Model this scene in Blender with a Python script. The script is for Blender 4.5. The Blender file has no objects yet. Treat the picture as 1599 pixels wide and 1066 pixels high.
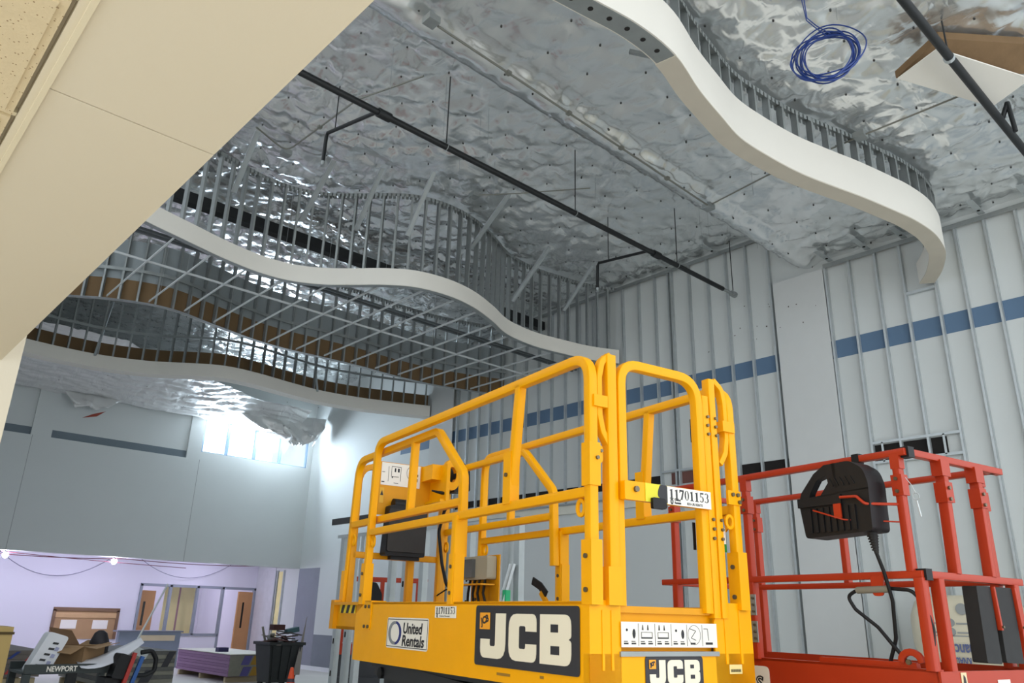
import bpy, math, random
import numpy as np
from mathutils import Matrix, Vector

random.seed(7)
scene = bpy.context.scene
COL = scene.collection

# ------------------------------------------------------------------ camera
YAW, PITCH, ROLL, FPX, EYE = 0.73829264, 0.34120296, 0.02631347, 1212.39, 1.6
def _basis():
    f = np.array([math.sin(YAW)*math.cos(PITCH), math.cos(YAW)*math.cos(PITCH), math.sin(PITCH)])
    r = np.cross(f, [0, 0, 1.0]); r /= np.linalg.norm(r); u = np.cross(r, f)
    c, s = math.cos(ROLL), math.sin(ROLL)
    return c*r + s*u, -s*r + c*u, f
CR, CU, CF = _basis()
cam_data = bpy.data.cameras.new('camera')
cam = bpy.data.objects.new('camera', cam_data); COL.objects.link(cam)
cam_data.sensor_width = 36.0
cam_data.lens = FPX/1599*36.0
cam_data.clip_start = 0.05; cam_data.clip_end = 200
m = Matrix.Identity(4)
for i in range(3):
    m[i][0] = CR[i]; m[i][1] = CU[i]; m[i][2] = -CF[i]
m[2][3] = EYE
cam.matrix_world = m
scene.camera = cam

# ------------------------------------------------------------------ world, light, exposure
world = bpy.data.worlds.new('overcast_sky'); scene.world = world
world.use_nodes = True
bg = world.node_tree.nodes['Background']
bg.inputs['Color'].default_value = (0.86, 0.93, 1.0, 1)
bg.inputs['Strength'].default_value = 1.75
scene.view_settings.view_transform = 'Standard'
scene.view_settings.look = 'None'
scene.view_settings.exposure = 0.28
scene.view_settings.gamma = 1.0
scene.view_settings.use_curve_mapping = False

def area(name, loc, target, sx, sy, power, col):
    d = bpy.data.lights.new(name, 'AREA'); d.shape = 'RECTANGLE'; d.size = sx; d.size_y = sy
    d.energy = power; d.color = col
    o = bpy.data.objects.new(name, d); COL.objects.link(o)
    o.location = loc
    o.rotation_euler = (Vector(target)-Vector(loc)).to_track_quat('-Z', 'Y').to_euler()
    return o
# daylight coming through the end-wall clerestory; unseen fill added at the near end
area('clerestory_daylight', (10.2, 23.22, 6.6), (9.0, 14.0, 8.3), 2.8, 0.9, 300, (0.72, 0.86, 1.0))
area('near_end_fill', (7.0, -3.6, 4.6), (7.5, 10.0, 4.2), 9.0, 6.0, 80, (0.97, 0.985, 1.0))
# unseen warm lamps added under the low tiled ceiling to brighten the soffit
area('troffer_light', (-0.9, -1.0, 2.86), (-0.9, -1.0, 0), 0.6, 1.2, 100, (1.0, 0.90, 0.74))
area('warm_fill_b', (-0.9, 3.0, 2.86), (-0.9, 3.0, 0), 0.6, 1.2, 8, (1.0, 0.90, 0.74))

# ------------------------------------------------------------------ survey helper: photo pixel -> point on a known plane
ORG = np.array([0.0, 0.0, EYE])
def ray(x, y): return CR*((x-799.5)/FPX) - CU*((y-533.0)/FPX) + CF
def on(x, y, ax, v):
    d = ray(x, y); i = 'XYZ'.index(ax); t = (v-ORG[i])/d[i]
    return ORG + t*d

# ------------------------------------------------------------------ materials
MATS = {}
def srgb(r, g, b):
    f = lambda c: (c/255)/12.92 if c/255 <= 0.04045 else (((c/255)+0.055)/1.055)**2.4
    return (f(r), f(g), f(b), 1)
def mat(name, rgb, rough=0.5, metal=0.0, vary=0.08, vscale=4.0, bump=0.0, bscale=60.0, spec=0.5, coat=0.0):
    if name in MATS: return MATS[name]
    mt = bpy.data.materials.new(name); mt.use_nodes = True
    nt = mt.node_tree; b = nt.nodes['Principled BSDF']
    b.inputs['Roughness'].default_value = rough
    b.inputs['Metallic'].default_value = metal
    b.inputs['Specular IOR Level'].default_value = spec
    b.inputs['Coat Weight'].default_value = coat
    c = srgb(*rgb)
    tc = nt.nodes.new('ShaderNodeTexCoord')
    if vary > 0:
        n = nt.nodes.new('ShaderNodeTexNoise'); n.inputs['Scale'].default_value = vscale; n.inputs['Detail'].default_value = 5
        nt.links.new(tc.outputs['Object'], n.inputs['Vector'])
        mx = nt.nodes.new('ShaderNodeMix'); mx.data_type = 'RGBA'
        mx.inputs['A'].default_value = tuple(v*(1-vary) for v in c[:3])+(1,)
        mx.inputs['B'].default_value = tuple(min(1, v*(1+vary)) for v in c[:3])+(1,)
        nt.links.new(n.outputs['Fac'], mx.inputs['Factor'])
        nt.links.new(mx.outputs['Result'], b.inputs['Base Color'])
    else:
        b.inputs['Base Color'].default_value = c
    if bump > 0:
        n2 = nt.nodes.new('ShaderNodeTexNoise'); n2.inputs['Scale'].default_value = bscale; n2.inputs['Detail'].default_value = 4
        nt.links.new(tc.outputs['Object'], n2.inputs['Vector'])
        bp = nt.nodes.new('ShaderNodeBump'); bp.inputs['Strength'].default_value = bump; bp.inputs['Distance'].default_value = 0.01
        nt.links.new(n2.outputs['Fac'], bp.inputs['Height'])
        nt.links.new(bp.outputs['Normal'], b.inputs['Normal'])
    MATS[name] = mt
    return mt
def emit(name, rgb, strength):
    mt = bpy.data.materials.new(name); mt.use_nodes = True
    b = mt.node_tree.nodes['Principled BSDF']
    b.inputs['Base Color'].default_value = srgb(*rgb)
    b.inputs['Emission Color'].default_value = srgb(*rgb)
    b.inputs['Emission Strength'].default_value = strength
    MATS[name] = mt
    return mt
def foil(name, rgb, metal, rough, scale, strength):
    mt = bpy.data.materials.new(name); mt.use_nodes = True
    nt = mt.node_tree; b = nt.nodes['Principled BSDF']
    b.inputs['Base Color'].default_value = srgb(*rgb)
    b.inputs['Metallic'].default_value = metal; b.inputs['Roughness'].default_value = rough
    tc = nt.nodes.new('ShaderNodeTexCoord')
    def ridged(sx, sy, rot, sc):
        mp = nt.nodes.new('ShaderNodeMapping'); mp.inputs['Scale'].default_value = (sx, sy, 1); mp.inputs['Rotation'].default_value = (0, 0, rot)
        n = nt.nodes.new('ShaderNodeTexNoise'); n.inputs['Scale'].default_value = sc; n.inputs['Detail'].default_value = 3; n.inputs['Distortion'].default_value = .6
        s1 = nt.nodes.new('ShaderNodeMath'); s1.operation = 'SUBTRACT'; s1.inputs[1].default_value = .5
        s2 = nt.nodes.new('ShaderNodeMath'); s2.operation = 'ABSOLUTE'
        nt.links.new(tc.outputs['Object'], mp.inputs['Vector']); nt.links.new(mp.outputs['Vector'], n.inputs['Vector'])
        nt.links.new(n.outputs['Fac'], s1.inputs[0]); nt.links.new(s1.outputs[0], s2.inputs[0])
        return s2.outputs[0]
    ad = nt.nodes.new('ShaderNodeMath'); ad.operation = 'ADD'
    nt.links.new(ridged(.8, 2.4, .25, scale), ad.inputs[0]); nt.links.new(ridged(2.0, .9, -.5, scale*1.3), ad.inputs[1])
    bp = nt.nodes.new('ShaderNodeBump'); bp.inputs['Strength'].default_value = strength; bp.inputs['Distance'].default_value = 0.12
    nt.links.new(ad.outputs[0], bp.inputs['Height']); nt.links.new(bp.outputs['Normal'], b.inputs['Normal'])
    MATS[name] = mt
    return mt

WALL = mat('painted_wall', (206, 210, 208), 0.75, vary=0.03, vscale=1.2, bump=0.05, bscale=120)
WALLSOFT = mat('unfinished_gypsum', (205, 205, 200), 0.85, vary=0.05, vscale=1.5)
STRIPE = mat('blue_grey_paint', (92, 118, 145), 0.7, vary=0.05)
STRIPE2 = mat('slate_grey_paint', (108, 120, 128), 0.7, vary=0.05)
BEIGE = mat('beige_paint', (224, 215, 194), 0.8, vary=0.02, vscale=1.0, bump=0.04, bscale=150)
BEIGE2 = mat('beige_trim', (230, 220, 192), 0.6, vary=0.02)
STEEL = mat('galvanised_steel', (186, 192, 193), 0.42, 0.45, vary=0.12, vscale=9)
STEELD = mat('dull_galvanised_steel', (152, 157, 156), 0.45, 0.55, vary=0.15, vscale=9)
GYP = mat('drywall_paper', (226, 222, 212), 0.85, vary=0.03, vscale=2)
KRAFT = mat('kraft_paper', (118, 94, 64), 0.85, vary=0.12, vscale=3)
BLACK = mat('black_plastic', (20, 21, 23), 0.5, vary=0.1, spec=.3)
BLACKPIPE = mat('black_iron_pipe', (30, 32, 33), 0.5, 0.2, vary=0.15)
DARK = mat('dark_void', (26, 22, 20), 0.9)
YEL = mat('yellow_paint', (246, 172, 0), 0.38, vary=0.06, vscale=6, bump=0.03, bscale=40, spec=.2)
YELD = mat('worn_yellow_paint', (222, 152, 4), 0.45, vary=0.12, vscale=9, bump=0.03, spec=.3)
RED = mat('red_orange_paint', (172, 52, 22), 0.38, vary=0.08, vscale=6, spec=.3)
WHITE = mat('white_label', (236, 232, 222), 0.5, vary=0.02)
CREAM = mat('cream_decal', (236, 228, 206), 0.5, vary=0.03)
INK = mat('black_ink', (28, 28, 32), 0.5, vary=0.05)
CHAR = mat('charcoal_decal', (44, 44, 50), 0.5, vary=0.04)
SCISSOR = mat('dark_grey_paint', (48, 50, 54), 0.5, vary=0.1)
RUBBER = mat('rubber', (30, 30, 30), 0.8, vary=0.1)
BOLT = mat('zinc_bolt', (110, 102, 84), 0.4, 0.7)
CONC = mat('concrete', (206, 203, 196), 0.75, vary=0.12, vscale=0.8, bump=0.1, bscale=30)
LAV = mat('lower_room_paint', (218, 216, 226), 0.75, vary=0.03, vscale=0.6)
FOIL = foil('foil_facing', (236, 238, 238), 0.88, 0.24, 1.1, 0.16)
POLY = foil('poly_sheet', (216, 216, 214), 0.25, 0.30, 1.2, 0.40)

# ------------------------------------------------------------------ mesh builder
def fillet(pts, radii, n=5):
    """round the inner corners of a polyline"""
    P = [Vector(p) for p in pts]
    if not isinstance(radii, (list, tuple)): radii = [radii]*len(P)
    out = [P[0]]
    for i in range(1, len(P)-1):
        a, b, c = P[i-1], P[i], P[i+1]; r = radii[i]
        if r <= 0: out.append(b); continue
        d1 = (a-b).normalized(); d2 = (c-b).normalized()
        ang = d1.angle(d2); t = min(r/math.tan(ang/2), (a-b).length*.49, (c-b).length*.49)
        p1 = b+d1*t; p2 = b+d2*t
        for k in range(n+1):
            s = k/n
            out.append(p1*(1-s)**2 + b*2*s*(1-s) + p2*s*s)
    out.append(P[-1])
    return out

class MB:
    def __init__(s): s.v = []; s.f = []; s.mi = []; s.cur = 0
    def add(s, vs, fs):
        o = len(s.v); s.v += [tuple(map(float, p)) for p in vs]
        s.f += [tuple(i+o for i in f) for f in fs]; s.mi += [s.cur]*len(fs)
        return s
    def box(s, x0, x1, y0, y1, z0, z1):
        return s.add([(x0,y0,z0),(x1,y0,z0),(x1,y1,z0),(x0,y1,z0),(x0,y0,z1),(x1,y0,z1),(x1,y1,z1),(x0,y1,z1)],
                     [(0,3,2,1),(4,5,6,7),(0,1,5,4),(1,2,6,5),(2,3,7,6),(3,0,4,7)])
    def obox(s, c, ax, ay, az):
        """box at centre c with half-axis vectors"""
        c, ax, ay, az = Vector(c), Vector(ax), Vector(ay), Vector(az)
        vs = [c+ax*i+ay*j+az*k for k in (-1,1) for i, j in ((-1,-1),(1,-1),(1,1),(-1,1))]
        return s.add(vs, [(0,3,2,1),(4,5,6,7),(0,1,5,4),(1,2,6,5),(2,3,7,6),(3,0,4,7)])
    def bar(s, p, q, w, h, up=(0,0,1)):
        """square bar between two points"""
        p, q = Vector(p), Vector(q); d = (q-p); t = d.normalized(); u = Vector(up)
        if abs(t.dot(u)) > .98: u = Vector((1,0,0))
        a = t.cross(u).normalized(); b = a.cross(t)
        return s.obox((p+q)/2, d/2, a*w/2, b*h/2)
    def sweep(s, path, sec, normal=(0,0,1), closed=False, caps=True):
        """sweep a 2-D section (list of (in-plane, along normal)) along a path"""
        P = [Vector(p) for p in path]; n = len(P); N = Vector(normal).normalized(); k = len(sec); vs = []
        for i in range(n):
            if closed: d = (P[(i+1) % n]-P[i-1])
            else: d = P[min(i+1, n-1)]-P[max(i-1, 0)]
            d.normalize()
            a = N.cross(d)
            if a.length < 1e-4: a = Vector((1,0,0)).cross(d)
            a.normalize(); nn = d.cross(a)
            sc = 1.0
            if 0 < i < n-1 and not closed:
                c = (P[i+1]-P[i]).normalized().dot(d); sc = 1/max(c, .35)
            for (x, y) in sec: vs.append(P[i]+a*x*sc+nn*y)
        fs = []
        m = n if closed else n-1
        for i in range(m):
            j = (i+1) % n
            for q in range(k):
                r = (q+1) % k
                fs.append((i*k+q, i*k+r, j*k+r, j*k+q))
        if caps and not closed:
            fs.append(tuple(range(k))[::-1]); fs.append(tuple((n-1)*k+q for q in range(k)))
        return s.add(vs, fs)
    def tube(s, path, r, k=10, closed=False):
        """round tube with parallel transport"""
        P = [Vector(p) for p in path]; n = len(P); vs = []
        d0 = (P[1]-P[0]).normalized()
        a = d0.orthogonal().normalized()
        for i in range(n):
            if closed: d = (P[(i+1) % n]-P[i-1]).normalized()
            else: d = (P[min(i+1, n-1)]-P[max(i-1, 0)]).normalized()
            a = (a-d*a.dot(d)).normalized(); b = d.cross(a)
            rr = r[i] if isinstance(r, (list, tuple)) else r
            for q in range(k):
                t = 2*math.pi*q/k; vs.append(P[i]+a*math.cos(t)*rr+b*math.sin(t)*rr)
        fs = []
        for i in range(n if closed else n-1):
            j = (i+1) % n
            for q in range(k): fs.append((i*k+q, i*k+(q+1) % k, j*k+(q+1) % k, j*k+q))
        if not closed:
            fs.append(tuple(range(k))[::-1]); fs.append(tuple((n-1)*k+q for q in range(k)))
        return s.add(vs, fs)
    def cyl(s, c, axis, r, h, k=14):
        c = Vector(c); d = Vector(axis).normalized()
        return s.tube([c-d*h/2, c+d*h/2], r, k)
    def lathe(s, c, prof, k=20):
        """profile of (radius, z) about a vertical axis at c"""
        c = Vector(c); vs = []
        for (r, z) in prof:
            for q in range(k): t = 2*math.pi*q/k; vs.append(c+Vector((math.cos(t)*r, math.sin(t)*r, z)))
        fs = []
        for i in range(len(prof)-1):
            for q in range(k): fs.append((i*k+q, i*k+(q+1) % k, (i+1)*k+(q+1) % k, (i+1)*k+q))
        fs.append(tuple(range(k))[::-1]); fs.append(tuple((len(prof)-1)*k+q for q in range(k)))
        return s.add(vs, fs)
    def prism(s, pts, o, ex, ey, ez, t):
        """polygon pts (2-D) in the frame o, ex, ey extruded along ez by t"""
        o, ex, ey, ez = Vector(o), Vector(ex), Vector(ey), Vector(ez); n = len(pts)
        vs = [o+ex*p[0]+ey*p[1] for p in pts]+[o+ex*p[0]+ey*p[1]+ez*t for p in pts]
        fs = [tuple(range(n))[::-1], tuple(range(n, 2*n))]
        for i in range(n): fs.append((i, (i+1) % n, n+(i+1) % n, n+i))
        return s.add(vs, fs)
    def mesh(s, name, mats, smooth=None):
        me = bpy.data.meshes.new(name); me.from_pydata(s.v, [], s.f)
        for mm in (mats if isinstance(mats, (list, tuple)) else [mats]): me.materials.append(mm)
        if len(set(s.mi)) > 1: me.polygons.foreach_set('material_index', s.mi)
        if smooth is not None:
            me.polygons.foreach_set('use_smooth', [True]*len(me.polygons))
            me.set_sharp_from_angle(angle=math.radians(smooth))
        me.update()
        return me
    def build(s, name, mats, parent=None, smooth=None):
        return obj(name, s.mesh(name, mats, smooth), parent)

def obj(name, me, parent=None, loc=None, rz=None):
    o = bpy.data.objects.new(name, me); COL.objects.link(o)
    if parent is not None: o.parent = parent
    if loc is not None: o.location = loc
    if rz is not None: o.rotation_euler = (0, 0, rz)
    return o
def tag(o, label, cat, group=None):
    o['label'] = label; o['category'] = cat
    if group: o['group'] = group
    return o
def thing(name, label, cat, loc=(0,0,0), rz=0, group=None):
    o = bpy.data.objects.new(name, None); COL.objects.link(o)
    o.location = loc; o.rotation_euler = (0, 0, rz); o.empty_display_size = .1
    return tag(o, label, cat, group)
def struct(o, label=None):
    o['kind'] = 'structure'
    if label: o['label'] = label
    return o
def sq(w, h=None, c=0.11):
    """rounded rectangular section"""
    h = h or w; a, b = w/2, h/2; r = min(w, h)*c; k = r*.42
    return [(a-r,-b),(a-k*.7,-b+k*.7),(a,-b+r),(a,b-r),(a-k*.7,b-k*.7),(a-r,b),(-a+r,b),(-a+k*.7,b-k*.7),(-a,b-r),(-a,-b+r),(-a+k*.7,-b+k*.7),(-a+r,-b)]
_FONTCACHE = {}
def text_mesh(body, size, extrude=0.0, bold=0.0, shear=0.0, width=None):
    """lettering as a mesh, centred on its own middle; scaled to width when given"""
    cu = bpy.data.curves.new('lettering', 'FONT'); cu.body = body; cu.size = size
    cu.offset = bold; cu.extrude = extrude; cu.shear = shear; cu.resolution_u = 3
    o = bpy.data.objects.new('lettering', cu); COL.objects.link(o)
    dg = bpy.context.evaluated_depsgraph_get()
    me = bpy.data.meshes.new_from_object(o.evaluated_get(dg))
    bpy.data.objects.remove(o)
    n = len(me.vertices); co = np.zeros(n*3); me.vertices.foreach_get('co', co); co = co.reshape(-1, 3)
    lo, hi = co.min(0), co.max(0)
    co -= (lo+hi)/2
    if width: co[:, 0] *= width/max(hi[0]-lo[0], 1e-6)
    me.vertices.foreach_set('co', co.ravel()); me.update()
    return me
def lettering(body, size, material, parent, origin, ex, ey, extrude=0.0015, bold=0.0, shear=0.0, width=None, name='lettering'):
    me = text_mesh(body, size, extrude, bold, shear, width); me.materials.clear(); me.materials.append(material)
    ex, ey = Vector(ex).normalized(), Vector(ey).normalized(); ez = ex.cross(ey)
    n = len(me.vertices); co = np.zeros(n*3); me.vertices.foreach_get('co', co); co = co.reshape(-1, 3)
    R = np.array([ex, ey, ez]); co = co@R+np.array(origin); me.vertices.foreach_set('co', co.ravel()); me.update()
    return obj(name, me, parent)

# ------------------------------------------------------------------ the room shell
WX = 12.41          # painted face of the right-hand wall
SX = 12.335          # front face of its furring studs
EY = 23.33          # end wall
SOF = 2.885         # underside of the header and of the end-wall beam
fl = MB().box(-6, 16, -8, 32, -0.2, 0).build('floor', CONC); struct(fl)

# right wall, original painted surface, full length
w = MB().box(WX, WX+.3, -4, 26.3, 0, 8.7).build('wall_right', WALL); struct(w, 'grey painted wall behind the steel furring studs')
st = MB().box(WX-.004, WX, -4, 18.2, 5.855, 6.17).build('painted_stripe', STRIPE, w)
# black duct slots cut along the wall
for (ya, yb, za, zb) in ((3.98, 5.05, 4.03, 4.30), (6.46, 7.45, 4.05, 4.28), (9.15, 15.6, 4.12, 4.28), (19.6, 21.6, 4.12, 4.3)):
    MB().box(WX-.012, WX, ya, yb, za, zb).build('duct_slot', DARK, w)
MB().box(WX-.012, WX, 8.0, 8.95, 4.08, 4.3).build('duct_slot', mat('rust_primer', (112, 74, 66), .8), w)
# furring studs: C-channel pieces sharing one mesh per height
def stud_mesh(name, h, wid=.036, dep=.072, t=.004, material=STEEL):
    b = MB()
    b.box(-dep, -dep+t, -wid/2, wid/2, 0, h)            # front flange
    b.box(-dep, 0, -wid/2, -wid/2+t, 0, h)              # web
    b.box(-t, 0, -wid/2, wid/2, 0, h)                   # back flange
    return b.mesh(name, material)
SM_T = stud_mesh('stud', 8.50); SM_L = stud_mesh('stud', 7.53)
def wall_stud(y, me, z=0): return obj('stud', me, w, (WX-.001, y, z))
ys = [6.99, 7.43, 7.85, 8.29, 8.72, 8.80, 9.15, 9.58, 10.02]
y = 10.45
while y < 15.8: ys.append(y); y += .432
SM_S = stud_mesh('stud', 8.50-3.93)
for yy in ys: wall_stud(yy, SM_T) if yy < 9 else wall_stud(yy, SM_S, 3.93)
wall_stud(6.53, SM_T)
for yy in (5.48, 5.06, 4.62, 4.22, 3.76, 3.365, 2.95, 2.53, 2.10, 1.67): wall_stud(yy, SM_L)
for ya, yb, z in ((6.5, 15.75, 8.46), (.5, 5.5, 7.50)):
    b = MB(); b.box(WX-.078, WX-.002, ya, yb, z+.072, z+.076); b.box(WX-.078, WX-.074, ya, yb, z, z+.074); b.build('top_track', STEELD, w)
for z in (4.02, 4.33):
    MB().box(WX-.074, WX-.06, 3.76, 5.06, z-.02, z+.02).build('slot_frame', STEEL, w)
    MB().box(WX-.074, WX-.06, 7.85, 9.15, z-.02, z+.02).build('slot_frame', STEEL, w)
for yy in (4.0, 4.9): MB().box(WX-.074, WX-.06, yy-.015, yy+.015, 4.02, 4.33).build('slot_frame', STEEL, w)
MB().box(WX-.074, WX-.02, 3.78, 4.20, 6.62, 6.66).build('blocking', STEEL, w)
# ceiling strap clips above the right section of track
for yy in (2.3, 2.95, 4.1, 4.7, 5.35, 7.6, 8.7):
    z = 7.60 if yy < 6 else 8.52
    q = MB().obox((WX-.34, yy, z), (.27, 0, 0), (0, .045, 0), (0, 0, .004)).build('strap_clip', STEEL, w)
    MB().cyl((WX-.22, yy, z-.006), (0,0,1), .025, .006, 10).build('clip_hole', DARK, q)
# new sheets of drywall screwed over the studs
PAN = mat('grey_board_face', (206, 208, 206), .85, vary=.03)
dp = MB().box(SX-.016, SX, 5.51, 6.46, 0, 7.50).build('drywall_sheet', PAN, w)
MB().box(SX-.016, SX, 15.78, 16.74, 0, 7.6).build('drywall_sheet', PAN, w)
MB().box(SX, WX, 16.72, 16.74, 0, 8.5).build('drywall_return', GYP, w)
b = MB()
for k in range(14):
    yy, zz = random.uniform(5.6, 8.0), random.uniform(6.5, 7.3)
    b.box((SX-.018 if yy < 6.45 else WX-.003), (SX-.015 if yy < 6.45 else WX), yy, yy+random.uniform(.01,.03), zz, zz+random.uniform(.01,.03))
q = b.build('wall_scuff', mat('scuff', (90, 84, 78), .9), w); q['kind'] = 'stuff'
# ledge band and lower painted wainscot
MB().box(WX-.05, WX, 8.9, 15.75, 3.72, 3.90).build('ledge_band', mat('cream_paint', (214, 212, 198), .7), w)
MB().box(WX-.08, WX, 8.9, 15.75, 3.90, 3.935).build('ledge_cap', STEELD, w)
MB().box(WX-.004, WX, 20.3, 22.04, .12, .98).build('wainscot', mat('wainscot_grey', (120, 126, 134), .7), w)
MB().box(WX-.004, WX, 22.05, EY, .12, SOF).build('painted_panel', mat('corner_grey', (138, 141, 152), .7), w)
q = MB().box(WX-.012, WX, 16.8, EY, 0, .12).build('baseboard_right', mat('white_base', (228, 230, 232), .5)); struct(q)

# end wall above the beam, with shallow recesses and a clerestory window
b = MB()
T = .35
def pan(x0, x1, z0, z1, y0=0.0, y1=T): b.box(x0, x1, EY+y0, EY+y1, z0, z1)
pan(-2, WX, SOF, 5.81)                       # lower body
pan(4.25, 4.73, 5.81, 8.7); pan(8.33, 8.74, 5.81, 8.7); pan(12.25, WX, 5.81, 8.7)
pan(-2, 4.25, 5.81, 8.7, .06); pan(4.73, 8.33, 5.81, 8.7, .06)
pan(8.74, 12.25, 5.81, 6.05); pan(8.74, 12.25, 7.12, 8.7)
we = b.build('wall_end', WALL); struct(we, 'grey end wall over the low opening')
MB().box(-2, 4.25, EY+.055, EY+.06, 5.81, 6.02).build('painted_stripe', STRIPE2, we)
MB().box(4.73, 8.33, EY+.055, EY+.06, 5.81, 6.02).build('painted_stripe', STRIPE2, we)
for x in (4.296, 8.734): MB().box(x-.006, x+.006, EY-.002, EY, SOF, 5.81).build('panel_joint', mat('joint', (150, 154, 154), .9), we)
# window
def clear_glass():
    g = bpy.data.materials.new('window_glass'); g.use_nodes = True
    nt = g.node_tree
    for nn in list(nt.nodes):
        if nn.type != 'OUTPUT_MATERIAL': nt.nodes.remove(nn)
    tr = nt.nodes.new('ShaderNodeBsdfTransparent'); gl = nt.nodes.new('ShaderNodeBsdfGlossy'); gl.inputs['Roughness'].default_value = .05
    mx = nt.nodes.new('ShaderNodeMixShader'); mx.inputs[0].default_value = .06
    nt.links.new(tr.outputs[0], mx.inputs[1]); nt.links.new(gl.outputs[0], mx.inputs[2])
    nt.links.new(mx.outputs[0], nt.nodes['Material Output'].inputs['Surface'])
    return g
GLASS = clear_glass()
wn = struct(bpy.data.objects.new('window_1', None), 'bright four-pane clerestory window high in the end wall'); COL.objects.link(wn)
FR = mat('window_frame', (150, 178, 205), .5)
xs = [8.76, 9.54, 10.44, 11.30, 12.25]
for i in range(4): MB().box(xs[i]+.02, xs[i+1]-.02, EY+.09, EY+.10, 6.06, 7.1).build('pane', GLASS, wn)
for x in xs: MB().box(x-.038, x+.038, EY+.05, EY+.14, 6.05, 7.12).build('mullion', FR, wn)
MB().box(8.74, 12.25, EY+.05, EY+.14, 6.03, 6.08).build('window_sill', FR, wn)

# header over the opening beside the camera, its jamb and the lay-in tile ceiling
b = MB()
b.box(.237, .685, -4, 2.102, SOF, 4.6); b.box(.237, .685, 2.108, 4.993, SOF, 4.6)
b.box(.237, .685, 2.10, 2.11, SOF+.008, 4.6)
hd = b.build('wall_header', BEIGE); struct(hd, 'beige header over the wide opening')
tr_ = MB().box(.226, .240, -4, 4.99, SOF-.008, SOF+.03).build('trim_1', BEIGE2); struct(tr_)
jb = MB().box(-4, .777, 4.993, 5.25, 0, 4.6).build('wall_jamb', BEIGE); struct(jb)
wl = MB().box(.55, .777, 5.25, 13.5, 0, 4.4).box(.55, .777, 13.5, EY, 0, 8.7).build('wall_left', WALL); struct(wl)
w2 = struct(bpy.data.objects.new('added_window', None), 'unseen tall glazing added along the upper left hall for daylight'); COL.objects.link(w2)  # out-of-view glazing added above the left wall to let daylight in
for i in range(7): MB().box(.62, .72, 5.22+i*1.38-.03, 5.22+i*1.38+.03, 4.4, 8.6).build('mullion', FR, w2)
for i in range(6): MB().box(.66, .67, 5.25+i*1.38, 6.57+i*1.38, 4.4, 8.6).build('pane', GLASS, w2)
TILE = mat('acoustic_tile', (222, 206, 172), .9, vary=.06, vscale=20, bump=.2, bscale=90)
def tile_holes(mt):
    nt = mt.node_tree; b = nt.nodes['Principled BSDF']
    tc = [n for n in nt.nodes if n.type == 'TEX_COORD'][0]
    v = nt.nodes.new('ShaderNodeTexVoronoi'); v.inputs['Scale'].default_value = 75
    nt.links.new(tc.outputs['Object'], v.inputs['Vector'])
    r = nt.nodes.new('ShaderNodeMath'); r.operation = 'GREATER_THAN'; r.inputs[1].default_value = .16
    nt.links.new(v.outputs['Distance'], r.inputs[0])
    old = b.inputs['Base Color'].links[0].from_socket
    mx = nt.nodes.new('ShaderNodeMix'); mx.data_type = 'RGBA'; mx.inputs['A'].default_value = srgb(150, 124, 90)
    nt.links.new(r.outputs[0], mx.inputs['Factor']); nt.links.new(old, mx.inputs['B']); nt.links.new(mx.outputs['Result'], b.inputs['Base Color'])
tile_holes(TILE)
ct = MB().box(-4, .21, -4, 4.993, SOF+.035, SOF+.05).box(.208, .237, -4, 4.993, SOF+.004, SOF+.05).build('ceiling_low', BEIGE); struct(ct, 'low lay-in tile ceiling beside the header')
tm = MB()
tm.v = []; g = .59
tm.prism([(0,0),(g,0),(g,g),(0,g)], (0,0,.005), (1,0,0), (0,1,0), (0,0,1), .02)
tm.prism([(.02,.02),(g-.02,.02),(g-.02,g-.02),(.02,g-.02)], (0,0,0), (1,0,0), (0,1,0), (0,0,1), .005)
tme = tm.mesh('ceiling_tile', TILE)
TY = 4.78
for i in range(4):
    for j in range(6):
        obj('ceiling_tile', tme, ct, (.206-.60*(i+1), TY-.61*(j+1), SOF+.0))
b = MB()
for i in range(1, 5): b.box(.195-.60*i, .217-.60*i, -4, 4.99, SOF+.016, SOF+.036)
for j in range(8): b.box(-4, .207, TY-.02-.61*j, TY-.61*j, SOF+.016, SOF+.036)
b.build('tile_grid', BEIGE2, ct)

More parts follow.
